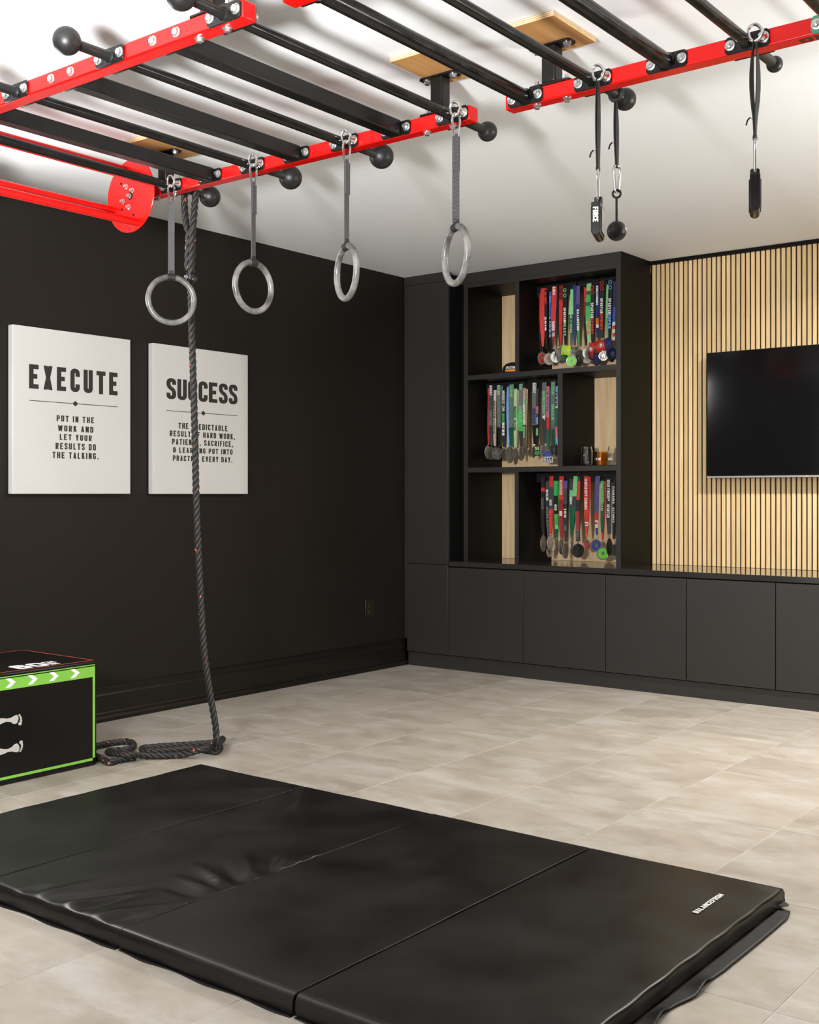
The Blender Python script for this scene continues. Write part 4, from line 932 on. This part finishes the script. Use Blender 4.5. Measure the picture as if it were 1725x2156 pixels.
def medal(org, sc, row, i, label, xt, w, yt, yb, segs, texts=(), disc=None, xb=None, taper=.35, depth=0.0, w2=None, group=''):
    """org,sc: photo crop origin and scale the marks were read at; xt,yt top of ribbon, yb its end"""
    px_ = lambda x, y: (org[0]+x/sc, org[1]+y/sc)
    Yp = YH-.020-depth
    A = ony(*px_(xt, yt), Yp); xb = xt if xb is None else xb; B = ony(*px_(xb, yb), Yp)
    Wp = abs(ony(*px_(xt+w/2, yt), Yp).x-ony(*px_(xt-w/2, yt), Yp).x)
    t = thing('medal', (A.x, Yp, B.z-.05), label, 'medal', group)
    mats = []; m = MB(); K = 16; vs = []; fs = []
    S_, W_ = view_axes(A)
    ph = (i*1.7) % 6.28; tw = .28*math.sin(ph)
    for j in range(K+1):
        f = j/K; wd = Wp*(1 if f < .62 else 1-(1-taper)*((f-.62)/.38)**1.3)
        if w2: wd *= 1+(w2-1)*math.sin(PI*min(1, f/.9))**1.5
        c_ = A.lerp(B, f); c_.y += -.006*math.sin(PI*f)+.0015*math.sin(ph+7*f); c_.x += .0015*math.sin(ph*2+5*f)
        u = Vector((math.cos(tw*f), math.sin(tw*f), 0))
        vs += [c_-u*(wd/2), c_+u*(wd/2)]
    for j in range(K):
        f = (j+.5)/K; ci = 0
        for q, (fe, cn) in enumerate(segs):
            if f <= fe: ci = q; break
        m.cur = ci; m.add([vs[2*j], vs[2*j+1], vs[2*j+3], vs[2*j+2]], [(0, 1, 3, 2)] if False else [(0, 2, 3, 1)][:0] or [(0, 1, 2, 3)])
    mlist = [fab(CLR[cn]) for _, cn in segs]
    rb = obj('ribbon', m, mlist, t, smooth=False)
    so = rb.modifiers.new('thick', 'SOLIDIFY'); so.thickness = .0012; so.offset = 0
    # the return run of the loop behind, falling to the same clip
    m2 = MB(); dxx = .35*Wp*(1 if i % 2 else -1)
    A2, B2 = A+Vector((dxx, .012, -.004)), B+Vector((0, .004, 0)); v2 = []
    for j in range(7):
        f = j/6; wd = Wp*.9*(1-(1-taper)*f**3); c_ = A2.lerp(B2, f); v2 += [c_-Vector((wd/2, 0, 0)), c_+Vector((wd/2, 0, 0))]
    for j in range(6): m2.add([v2[2*j], v2[2*j+1], v2[2*j+3], v2[2*j+2]], [(0, 1, 2, 3)])
    rb2 = obj('ribbon_back', m2, mlist[-1] if i % 3 else mlist[0], t, smooth=False)
    so = rb2.modifiers.new('thick', 'SOLIDIFY'); so.thickness = .0012; so.offset = 0
    for s, fa, fb, cn, bold in texts:
        p, q = A.lerp(B, fa), A.lerp(B, fb); hgt = Wp*.62
        mm = MB(); d = (q-p); L = d.length
        if s == 'OO':
            for fz in (.28, .74):
                cc = p.lerp(q, fz)+Vector((0, -.0075, 0)); R_ = Wp*.36
                mm.torus(cc, Vector((1, 0, 0)), EZ, R_, Wp*.085, 20, 4)
        else:
            off = -.006*math.sin(PI*(fa+fb)/2)-.0032
            dirn = d.normalized()
            text(mm, s, p+Vector((-hgt/2, off, 0)), dirn, Vector((1, 0, 0)), hgt, .22 if bold else .17, .50, .10, width=L, n=Vector((0, -1, 0)))
        obj('ribbon_print', mm, ink(CLR[cn]), rb, smooth=False)
    if disc:
        for dd in (disc if isinstance(disc, list) else [disc]):
            dx, dy, rx, ry, mk, inner, em, turn = dd
            C = ony(*px_(dx, dy), Yp-.004); S2, W2_ = view_axes(C)
            rad = abs(ony(*px_(dx, dy+ry), Yp).z-ony(*px_(dx, dy-ry), Yp).z)/2*1.08
            ra = max(.12, min(1, rx/ry)); u = (S2*ra+W2_*(turn*math.sqrt(max(0, 1-ra*ra)))).normalized(); n = u.cross(EZ).normalized()
            if n.y > 0: n = -n
            o_ = MB().lathe(C, n, [(rad, -.0018), (rad, .0016), (rad*.93, .0021), (rad*.86, .0021), (rad*.83, .0013), (.0002, .0013)], 30)
            do = obj('disc', o_, M[mk], t)
            if inner:
                m3 = MB().lathe(C+n*.0012, n, [(rad*.80, 0), (rad*.80, .0005)], 28); obj('enamel', m3, ink(CLR[inner]) if inner in CLR else M[inner], do)
            if em:
                m4 = MB(); emblem(m4, C+n*.0020, u, n, rad*(.72 if inner else 1), em); obj('emblem', m4, M['silver'] if inner else M['pewter'], do, smooth=False)
            top = C+EZ*(rad)
            m5 = MB(); m5.torus(top+EZ*.004, u, EZ, .0045, .0011, 14, 6)
            if (B-top).length < .09: m5.tube([top+EZ*.008, B+Vector((0, -.002, .002))], .0013, 6)
            obj('clip', m5, M['steel'], t)
    return t
O1, S1 = (1060, 560), 6.635
G1 = 'race medals hanging in the top compartment'
B_ = [
 ('thin black and dark red ribbon medal at the left end of the top row', 512, 26, 385, 1165, [(.5, 'dred'), (1, 'black')], (), (520, 1300, 34, 88, 'darkmedal', None, None, 1), 520, .5, -.004, None),
 ('plain wide red ribbon medal second in the top row', 557, 62, 310, 1125, [(1, 'red')], (), (545, 1290, 58, 78, 'silver', 'red', 'helmet', 1), 550, .35, .004, None),
 ('black ribbon medal reading 2018 with a plain pale disc', 597, 38, 335, 1150, [(.2, 'black'), (.24, 'dred'), (1, 'black')], (('AR', .02, .20, 'red', 1), ('2018', .46, .70, 'white', 1)), (640, 1302, 64, 76, 'tanmedal', None, 'bars', 1), 605, .5, .008, None),
 ('half blue half black ribbon medal in the top row', 663, 36, 360, 1160, [(.42, 'blue'), (1, 'black')], (('NEL', .08, .2, 'lblue', 0), ('LIONS', .44, .80, 'lblue', 1)), (688, 1235, 40, 70, 'darkmedal', None, None, -1), 660, .4, .000, None),
 ('red ribbon medal with white ARC lettering and silver disc', 714, 62, 285, 1110, [(.75, 'red'), (1, 'dred')], (('ARC', .0, .15, 'white', 1), ('BORN TO', .60, .85, 'white', 0)), (735, 1270, 70, 74, 'silver', None, 'helmet', 1), 706, .3, .006, None),
 ('narrow navy ribbon medal tucked behind the red one', 750, 34, 330, 1110, [(.3, 'navy'), (1, 'black')], (), (795, 1195, 40, 50, 'silver', None, 'star', 1), 740, .5, -.006, None),
 ('red ribbon medal with black ring pattern', 812, 52, 275, 1095, [(.28, 'dred'), (1, 'red')], (('OO', .02, .26, 'black', 1),), (812, 1215, 36, 52, 'silver', None, None, 1), 808, .4, .002, None),
 ('black ribbon medal with green rings and BEAST lettering', 868, 52, 295, 1100, [(1, 'black')], (('OO', .0, .20, 'lgreen', 1), ('SPARTAN', .36, .60, 'white', 1), ('BEAST', .60, .85, 'lgreen', 1)), (850, 1285, 46, 50, 'darkmedal', 'dgreen', None, 1), 868, .5, .006, None),
 ('green leaf shaped ribbon medal with green helmet disc', 955, 36, 322, 1140, [(.45, 'lgreen'), (.95, 'dgreen'), (1, 'red')], (('SPARTAN / 2018', .2, .75, 'pale', 0),), (950, 1330, 70, 78, 'silver', 'bright', 'helmet', -1), 955, .25, .010, 1.7),
 ('navy patterned ribbon medal with small star medal', 998, 46, 262, 1110, [(1, 'navy')], (('OO', .02, .24, 'blue', 1),), (985, 1215, 50, 60, 'silver', None, 'star', 1), 998, .5, .002, None),
 ('purple and green ribbon medal with a dark disc', 1050, 48, 280, 1100, [(.3, 'purple'), (.62, 'navy'), (1, 'green')], (('KILLINGTON', .40, .76, 'white', 1),), (1057, 1290, 58, 98, 'darkmedal', None, 'square', -1), 1055, .3, .006, 1.15),
 ('red to black ribbon medal with plain pale disc', 1150, 40, 300, 1110, [(.22, 'red'), (.5, 'dred'), (1, 'black')], (), (1168, 1292, 62, 64, 'tanmedal', None, 'bars', 1), 1160, .4, .000, None),
 ('green camouflage ribbon medal with silver helmet disc', 1200, 62, 242, 1090, [(.12, 'lgreen'), (.2, 'dgreen'), (.3, 'green'), (.36, 'dgreen'), (.62, 'green'), (1, 'lgreen')], (('PALMERTON', .58, .84, 'orange', 0),), (1183, 1220, 70, 74, 'silver', None, 'helmet', 1), 1190, .4, .008, None),
 ('black ribbon medal with red SPRINT lettering, left of the two', 1252, 60, 262, 1080, [(1, 'black')], (('OO', .0, .18, 'red', 1), ('SPARTAN', .31, .57, 'white', 1), ('SPRINT', .57, .85, 'red', 1)), (1235, 1240, 40, 70, 'darkmedal', 'red', 'helmet', 1), 1252, .5, .006, None),
 ('navy ribbon medal with RIMACOMBE lettering and red band', 1318, 50, 278, 1000, [(.62, 'navy'), (.73, 'orange'), (.8, 'white'), (1, 'navy')], (('RIMACOMBE', .0, .38, 'white', 1),), (1310, 1300, 52, 86, 'darkmedal', 'navy', None, -1), 1318, .5, .000, None),
 ('black ribbon medal with red rings and SPRINT lettering, right of the two', 1384, 62, 200, 1010, [(1, 'black')], (('OO', .0, .19, 'red', 1), ('SPARTAN', .31, .57, 'white', 1), ('SPRINT', .57, .86, 'red', 1)), (1400, 1255, 66, 62, 'silver', 'cream', 'helmet', 1), 1380, .5, .008, None),
 ('thin light green ribbon medal in the top row', 1461, 28, 258, 1010, [(.6, 'lgreen'), (1, 'green')], (), (1470, 1215, 30, 60, 'pewter', None, None, 1), 1455, .6, .000, None),
 ('black ribbon medal with blue rings and SUPER lettering', 1503, 58, 182, 1000, [(1, 'black')], (('OO', .0, .20, 'lblue', 1), ('SPARTAN', .33, .60, 'white', 1), ('SUPER', .60, .85, 'lblue', 1)), (1527, 1232, 58, 80, 'darkmedal', 'navy', 'helmet', 1), 1490, .5, .006, None),
 ('stars and stripes ribbon medal at the right end of the top row', 1562, 44, 215, 1040, [(.42, 'navy'), (.68, 'blue'), (.76, 'white'), (.82, 'red'), (.88, 'white'), (.94, 'red'), (1, 'white')], (), (1520, 1290, 30, 50, 'darkmedal', None, None, 1), 1545, .6, .002, None)]
for i, q in enumerate(B_):
    lb, xt, w, yt, yb, segs, tx, dc, xb, tp_, dp, w2 = q
    medal(O1, S1, 0, i, lb, xt, w, yt, yb, segs, tx, dc, xb, tp_, dp, w2, G1)
O2, S2_ = (960, 770), 4.79
G2 = 'race medals hanging in the middle compartment'
B2 = [
 ('thin red ribbon medal at the left end of the middle row', 331, 16, 225, 795, [(1, 'red')], (), (322, 872, 26, 62, 'silver', None, None, 1), 333, .7, 0, None),
 ('charcoal ribbon medal with white BONEFROG lettering, leftmost', 357, 40, 200, 800, [(.7, 'char'), (1, 'black')], (('BONEF', .0, .17, 'white', 1), ('BONEFROG', .42, .66, 'grey', 1)), (358, 884, 36, 60, 'pewter', None, 'bars', 1), 360, .6, .006, None),
 ('tan patterned ribbon medal in the middle row', 397, 26, 245, 810, [(.2, 'cream'), (.5, 'tan'), (.8, 'cream'), (1, 'tan')], (('NORTHWARRIOR', .2, .8, 'brown', 0),), (402, 885, 34, 58, 'pewter', None, 'star', 1), 395, .7, .002, None),
 ('grey green ribbon medal with black tip, left of the muddy one', 436, 38, 197, 815, [(.66, 'ggrey'), (.69, 'grey'), (1, 'black')], (('RENO', .0, .16, 'pale', 0),), (430, 890, 34, 56, 'pewter', None, 'bars', -1), 440, .7, .006, None),
 ('black ribbon medal reading MUD HERO in green and white', 487, 40, 240, 820, [(1, 'black')], (('MUDDIEST CHA', .02, .38, 'white', 0), ('MUD', .42, .58, 'green', 1), ('HERO', .58, .80, 'white', 1)), (482, 882, 28, 46, 'pewter', None, None, 1), 487, .7, .004, None),
 ('light blue ribbon medal in the middle row', 529, 22, 212, 815, [(1, 'lblue')], (), (520, 880, 20, 40, 'pewter', None, None, 1), 529, .8, .000, None),
 ('grey green ribbon medal with dark green tip and long pewter shield', 564, 46, 186, 820, [(.64, 'ggrey'), (.68, 'grey'), (1, 'dgreen')], (('TERRAIN', .02, .2, 'lgreen', 0), ('GREEN', .36, .6, 'ggrey', 0)), (545, 900, 36, 78, 'pewter', 'grey', None, 1), 560, .7, .006, None),
 ('pale green patterned ribbon medal in the middle row', 605, 36, 232, 830, [(.3, 'pale'), (.5, 'lgreen'), (1, 'pale')], (('MUD RUN', .3, .7, 'dgreen', 0),), (602, 888, 26, 50, 'pewter', None, None, -1), 603, .7, .002, None),
 ('grey ribbon medal with green lower half', 657, 42, 182, 820, [(.42, 'grey'), (.74, 'green'), (1, 'black')], (('VOID', .0, .1, 'lgreen', 1), ('GREEN', .35, .6, 'lgreen', 0)), (657, 890, 18, 60, 'pewter', None, None, 1), 660, .6, .006, None),
 ('tan and green ribbon medal ending in HERO lettering', 694, 30, 226, 820, [(.2, 'tan'), (.36, 'lgreen'), (.6, 'tan'), (1, 'brown')], (('MUD HERO', .28, .60, 'white', 1), ('HERO', .66, .84, 'lgreen', 1)), (696, 862, 24, 40, 'pewter', None, None, -1), 695, .8, .002, None),
 ('charcoal ribbon medal with white BONEFROG lettering, right one', 796, 46, 172, 795, [(.66, 'grey'), (1, 'black')], (('BONEF', .0, .17, 'white', 1), ('BONEFROG', .42, .66, 'navy', 1)), (786, 872, 18, 52, 'pewter', None, None, 1), 794, .5, .004, None),
 ('black ribbon medal with coloured dots and a green 5K plaque', 822, 26, 228, 812, [(.3, 'char'), (.42, 'pink'), (.5, 'char'), (.6, 'lblue'), (.7, 'black'), (.8, 'lgreen'), (1, 'black')], (), None, 822, .9, .000, None),
 ('grey ribbon medal with gold coloured plaque', 894, 42, 168, 785, [(.55, 'grey'), (1, 'black')], (('BONEFROG', .15, .5, 'lgreen', 0), ('T', .52, .62, 'white', 1)), (893, 870, 34, 60, 'tanmedal', None, 'bars', 1), 897, .6, .006, None),
 ('pink ribbon medal with a blue 5K FOAM FEST plaque', 931, 30, 207, 840, [(.5, 'pink'), (.7, 'red'), (1, 'teal')], (('FOAM', .1, .4, 'blue', 0),), None, 933, .9, .002, None),
 ('wide grey green ribbon medal with dark tip near the divider', 985, 44, 160, 800, [(.68, 'ggrey'), (.72, 'grey'), (1, 'dgreen')], (('TERRAIN', .02, .2, 'lgreen', 0), ('GREEN', .36, .6, 'lgreen', 0)), (976, 845, 26, 48, 'pewter', None, None, 1), 985, .7, .006, None),
 ('pale blue many coloured ribbon medal against the divider', 1019, 26, 205, 800, [(.2, 'lblue'), (.4, 'pale'), (.7, 'teal'), (.85, 'pink'), (1, 'lblue')], (('FLOW', .1, .35, 'navy', 1),), (1013, 852, 20, 52, 'pewter', 'pale', None, 1), 1019, .8, .000, None)]
for i, q in enumerate(B2):
    lb, xt, w, yt, yb, segs, tx, dc, xb, tp_, dp, w2 = q
    t = medal(O2, S2_, 1, i, lb, xt, w, yt, yb, segs, tx, dc, xb, tp_, dp, w2, G2)
    if dc is None:
        Yp = YH-.034
        if '5K plaque' in lb:
            p = ony(960+822/4.79, 770+855/4.79, Yp); hw, hh = .022, .034
            pl = obj('plaque', MB().box(p.x-hw, p.x+hw, Yp, Yp+.003, p.z-hh, p.z+hh), ink(CLR['black']), t, bevel=.001)
            mm = MB(); text(mm, '5K', (p.x-hw*.8, Yp, p.z+.003), (1, 0, 0), EZ, .022, .2, .5, .1, width=hw*1.6, n=Vector((0, -1, 0))); obj('plaque_print', mm, ink(CLR['pale']), pl, smooth=False)
            mm = MB(); text(mm, 'MUD', (p.x-hw*.8, Yp, p.z-.028), (1, 0, 0), EZ, .024, .2, .5, .1, width=hw*1.6, n=Vector((0, -1, 0))); obj('plaque_print', mm, ink(CLR['green']), pl, smooth=False)
        else:
            p = ony(960+938/4.79, 770+922/4.79, Yp); hw, hh = .037, .038
            pl = obj('plaque', MB().box(p.x-hw, p.x+hw, Yp-.012, Yp-.009, p.z-hh, p.z+.002), ink(CLR['white']), t, bevel=.001)
            mm = MB(); text(mm, '5K', (p.x-hw*.95, Yp-.010, p.z+.004), (1, 0, 0), EZ, .034, .26, .62, .06, width=hw*1.9, n=Vector((0, -1, 0))); o5 = obj('plaque_print', mm, ink(CLR['blue']), pl, smooth=False)
            sd = o5.modifiers.new('thick', 'SOLIDIFY'); sd.thickness = .003
            mm = MB(); text(mm, 'FOAM', (p.x-hw*.9, Yp-.012, p.z-.017), (1, 0, 0), EZ, .0145, .2, .5, .1, width=hw*1.8, n=Vector((0, -1, 0))); text(mm, 'FEST', (p.x-hw*.9, Yp-.012, p.z-.035), (1, 0, 0), EZ, .0145, .2, .5, .1, width=hw*1.8, n=Vector((0, -1, 0))); obj('plaque_print', mm, ink(CLR['navy']), pl, smooth=False)
O3, S3 = (960, 970), 4.79
G3 = 'race medals hanging in the bottom compartment'
B3 = [
 ('black ribbon medal with red flecks at the left end of the bottom row', 879, 38, 160, 760, [(.1, 'black'), (.14, 'dred'), (.2, 'black'), (.24, 'red'), (1, 'black')], (('OCR', .36, .55, 'grey', 0),), (883, 835, 27, 76, 'pewter', None, None, 1), 883, .6, .004, None),
 ('black ribbon medal with white lettering second in the bottom row', 926, 36, 206, 770, [(.3, 'char'), (.8, 'black'), (1, 'char')], (('OCR', .15, .35, 'white', 1), ('WORLDS', .45, .8, 'grey', 0)), (945, 920, 26, 50, 'silver', None, 'star', 1), 935, .6, .000, None),
 ('red and black ribbon medal with a ring framed disc', 967, 40, 156, 748, [(.2, 'red'), (.55, 'char'), (1, 'red')], (('NOR', .4, .5, 'white', 0),), (952, 828, 28, 70, 'silver', 'dred', 'star', 1), 960, .5, .006, None),
 ('green and black ribbon medal third group of the bottom row', 1012, 40, 202, 800, [(.22, 'green'), (.55, 'black'), (.75, 'green'), (.82, 'lgreen'), (1, 'dgreen')], (('NOR', .4, .5, 'white', 0),), (1018, 870, 18, 74, 'pewter', None, None, 1), 1018, .5, .004, None),
 ('deep red ribbon medal with tall pewter disc', 1066, 42, 156, 785, [(.35, 'red'), (.6, 'dred'), (.8, 'dred'), (1, 'dred')], (('WARRIOR', .06, .3, 'cream', 0), ('HUE', .56, .64, 'white', 1)), (1065, 866, 22, 74, 'pewter', None, None, 1), 1066, .6, .006, None),
 ('black and blue ribbon medal with bold white number lettering', 1110, 36, 202, 822, [(.15, 'purple'), (.4, 'char'), (1, 'black')], (('169', .45, .6, 'cream', 1), ('TIME', .72, .82, 'grey', 0)), (1107, 910, 26, 74, 'pewter', None, None, 1), 1110, .7, .002, None),
 ('black and green ribbon medal behind the slanted green one', 1165, 32, 182, 800, [(.2, 'char'), (.35, 'lgreen'), (1, 'dgreen')], (('NOR', .3, .42, 'white', 0),), (1170, 862, 12, 72, 'pewter', None, None, 1), 1170, .7, -.002, None),
 ('slanted green striped ribbon medal in the bottom row', 1212, 42, 156, 700, [(.35, 'lgreen'), (.55, 'char'), (1, 'dgreen')], (), (1172, 800, 10, 40, 'pewter', None, None, 1), 1178, .6, .006, None),
 ('red and black ribbon medal with a large flat black disc', 1234, 40, 206, 812, [(.3, 'red'), (.48, 'black'), (.8, 'dred'), (1, 'black')], (('RESULT', .8, .97, 'grey', 0),), (1233, 907, 54, 66, 'darkmedal', None, None, 1), 1233, 1.0, .004, None),
 ('bright red CANADA ribbon medal with oval red disc', 1318, 44, 155, 772, [(.74, 'red'), (.82, 'white'), (.95, 'red'), (1, 'orange')], (('SPARTAN RACE', .04, .33, 'white', 1), ('CANADA', .36, .55, 'white', 1), ('A', .765, .80, 'red', 1)), (1322, 850, 28, 52, 'silver', 'red', 'helmet', -1), 1322, .3, .006, None),
 ('purple ribbon medal with maple flag end and blue disc', 1434, 44, 155, 750, [(.64, 'purple'), (.73, 'red'), (.88, 'white'), (1, 'blue')], (('A', .77, .83, 'red', 1),), (1415, 857, 48, 58, 'silver', 'blue', 'helmet', 1), 1420, .4, .006, None),
 ('green ribbon medal with a bright green animal disc', 1479, 34, 202, 800, [(.4, 'green'), (.9, 'dgreen'), (1, 'red')], (('MEDITERRAN', .05, .5, 'lgreen', 0),), (1484, 935, 58, 62, 'silver', 'bright', 'star', 1), 1482, .4, .004, None),
 ('black ribbon medal with columns of white lettering near the right', 1546, 48, 182, 740, [(1, 'black')], (('BEEN FINISHER', .02, .4, 'white', 0), ('SPARTAN', .46, .7, 'white', 1)), (1550, 870, 26, 80, 'darkmedal', None, None, 1), 1545, .7, .004, None),
 ('black ribbon medal with dense lettering at the right end of the bottom row', 1597, 30, 200, 790, [(1, 'black')], (('CANADA', .1, .4, 'white', 0), ('NATURES', .46, .72, 'cream', 1)), (1600, 920, 26, 72, 'pewter', None, None, -1), 1597, .8, .008, None)]
for i, q in enumerate(B3):
    lb, xt, w, yt, yb, segs, tx, dc, xb, tp_, dp, w2 = q
    medal(O3, S3, 2, i, lb, xt, w, yt, yb, segs, tx, dc, xb, tp_, dp, w2, G3)

# cloth sleeves hung over medals
def sleeve(name, label, cx, cy, w, h, rot, cols, em):
    Yp = YH-.046; C = ony(O1[0]+cx/S1, O1[1]+cy/S1, Yp)
    s_ = abs(ony(O1[0]+(cx+w/2)/S1, O1[1], Yp).x-ony(O1[0]+(cx-w/2)/S1, O1[1], Yp).x); hh = abs(ony(O1[0], O1[1]+h/S1, Yp).z-ony(O1[0], O1[1], Yp).z)
    t = thing(name, (C.x, Yp, C.z-hh/2), label, 'cloth band', 'cloth bands on the medals')
    ca, sa = math.cos(rot), math.sin(rot); N = 14
    m = MB()
    for k in range(N):
        a0, a1 = PI*k/N, PI*(k+1)/N
        m.cur = min(len(cols)-1, int(len(cols)*(k+.5)/N))
        q = []
        for a, v in ((a0, -1), (a1, -1), (a1, 1), (a0, 1)):
            x_ = -math.cos(a)*s_/2; y_ = -math.sin(a)*.014; z_ = v*hh/2+.003*math.sin(3*a)*v
            q.append((C.x+x_*ca-z_*sa, Yp+.008+y_, C.z+x_*sa+z_*ca))
        m.add(q, [(0, 1, 2, 3)])
    m.cur = 0; o = obj('band', m, [fab(c_) for c_ in cols], t, smooth=True, angle=60)
    so = o.modifiers.new('thick', 'SOLIDIFY'); so.thickness = .0025
    if em:
        mm = MB(); ex = C+Vector((em[0]*s_/2, -.0085, em[1]*hh)); mm.torus(ex, Vector((1, 0, 0)), EZ, hh*.22, .0009, 24, 4); emblem(mm, ex, Vector((1, 0, 0)), Vector((0, -1, 0)), hh*.24, 'helmet')
        obj('logo', mm, ink(CLR['white'] if cols[0] != (.52, .80, .03) else CLR['pale']), o, smooth=False)
sleeve('cloth_band', 'neon lime cloth band hung over a medal in the top row', 868, 1180, 135, 130, -.12, [(.52, .80, .03)], (0, -.06))
sleeve('cloth_band', 'red and navy cloth band hung across medals in the top row', 1395, 1105, 235, 150, .16, [CLR['red'], CLR['red'], CLR['red'], CLR['navy'], CLR['navy']], (-.15, -.02))
sleeve('cloth_band', 'small red cloth band half hidden behind a silver helmet disc', 1228, 1150, 80, 140, -.1, [CLR['red']], (.1, -.1))

# ================================================================== CAP AND GLASSES ON THE SHELVES
cp = thing('baseball_cap', (-4.094, 6.36, 1.9395), 'black baseball cap with white and striped front lettering on the top left shelf', 'cap')
CC = Vector((-4.094, 6.375, 1.9396)); m = MB()
prof = [(.0795, 0), (.080, .015), (.079, .035), (.070, .055), (.052, .070), (.026, .078), (.0005, .080)]
m.lathe(CC, (0, 0, 1), prof, 30); obj('crown', m, M['cap'], cp)
m = MB(); bd = Vector((-.72, -.69, 0)).normalized(); bs = Vector((-bd.y, bd.x, 0)); vs = []; fs = []
for i in range(13):
    a = -1.15+2.3*i/12
    for f in (0, .5, 1):
        r = .078+(.062*math.cos(a*.95))*f; p = CC+bd*(math.cos(a)*r)+bs*(math.sin(a)*(.078+.006*f))+EZ*(.010-.006*f-.010*abs(math.sin(a))*f)
        p.z = max(p.z, CC.z+.0015); vs.append(p)
for i in range(12):
    for j in range(2): fs.append((i*3+j, i*3+j+1, (i+1)*3+j+1, (i+1)*3+j))
m.add(vs, fs); o = obj('brim', m, M['cap'], cp); so = o.modifiers.new('thick', 'SOLIDIFY'); so.thickness = .0025; so.offset = 1
fd = Vector((.25, -.97, 0)).normalized(); fs_ = Vector((-fd.y, fd.x, 0)); fn = fd
for s, zb, hh, col in (('APLETON', .030, .016, 'white'),):
    mm = MB(); text(mm, s, CC+fd*.0805+fs_*(-.038)+EZ*zb, fs_, EZ, hh, .24, .6, .08, width=.074, n=fn)
    mm.v = [tuple(CC+EZ*(Vector(p).z-CC.z)+Vector((p[0]-CC.x, p[1]-CC.y, 0)).normalized()*.0812) for p in mm.v]; obj('lettering', mm, M['white'], cp, smooth=False)
for zb, col in ((.0215, 'orange'), (.0155, 'tan'), (.010, 'red')):
    mm = MB(); N = 12; pts = [CC+(fd*math.cos(a)+fs_*math.sin(a))*.0822+EZ*zb for a in [-.48+.96*i/N for i in range(N+1)]]
    v_ = []
    for p in pts: v_ += [p, p+EZ*.0055]
    mm.add(v_, [(2*i, 2*i+2, 2*i+3, 2*i+1) for i in range(N)]); obj('stripe', mm, ink(CLR[col] if col != 'tan' else (.75, .48, .05)), cp, smooth=False)
ZS = 1.3285
def glass(name, label, cat, prof_out, th, x, y, mk, handle=None, print_=None):
    t = thing(name, (x, y, ZS), label, cat)
    inn = [(max(.0003, r-th), max(z, .006)) for r, z in prof_out if z >= .0][::-1]
    inn = [p for p in inn]; inn.append((.0003, .006))
    pr = [(.0003, .0003)]+prof_out+inn
    obj('vessel', MB().lathe((x, y, ZS), (0, 0, 1), pr, 32), M[mk], t)
    if handle:
        a = Vector(handle); pts = [Vector((x, y, ZS))+a*q+EZ*z for q, z in ((.036, .062), (.056, .060), (.062, .042), (.056, .024), (.036, .020))]
        obj('handle', MB().tube(catmull(pts, 5), .0045, 8), M[mk], t)
    if print_:
        mm = MB(); text(mm, print_, Vector((x-.012, y-prof_out[2][0]-.0008, ZS+.035)), (1, 0, 0), EZ, .016, .2, .6, .1, width=.026, n=Vector((0, -1, 0))); obj('print', mm, M['white'], t, smooth=False)
pg = ony(1235, 970, 6.40)
glass('drinking_glass', 'clear can shaped drinking glass on the middle shelf', 'glass', [(.030, .0004), (.037, .010), (.039, .020), (.039, .100), (.034, .114), (.035, .124)], .0022, pg.x, 6.40, 'glass', None, None)
pg = ony(1265, 970, 6.42)
glass('glass_mug', 'short amber glass with white print between two clear glasses', 'mug', [(.034, .0004), (.038, .008), (.038, .04), (.038, .078), (.038, .090)], .0028, pg.x, 6.42, 'amber', None, 'FH')
pg = ony(1292, 970, 6.44)
glass('glass_jar', 'clear glass jar mug half hidden by the shelf edge', 'mug', [(.036, .0004), (.041, .008), (.042, .03), (.042, .080), (.034, .100), (.034, .122)], .0026, pg.x, 6.44, 'glass', (1, 0, 0), 'M')
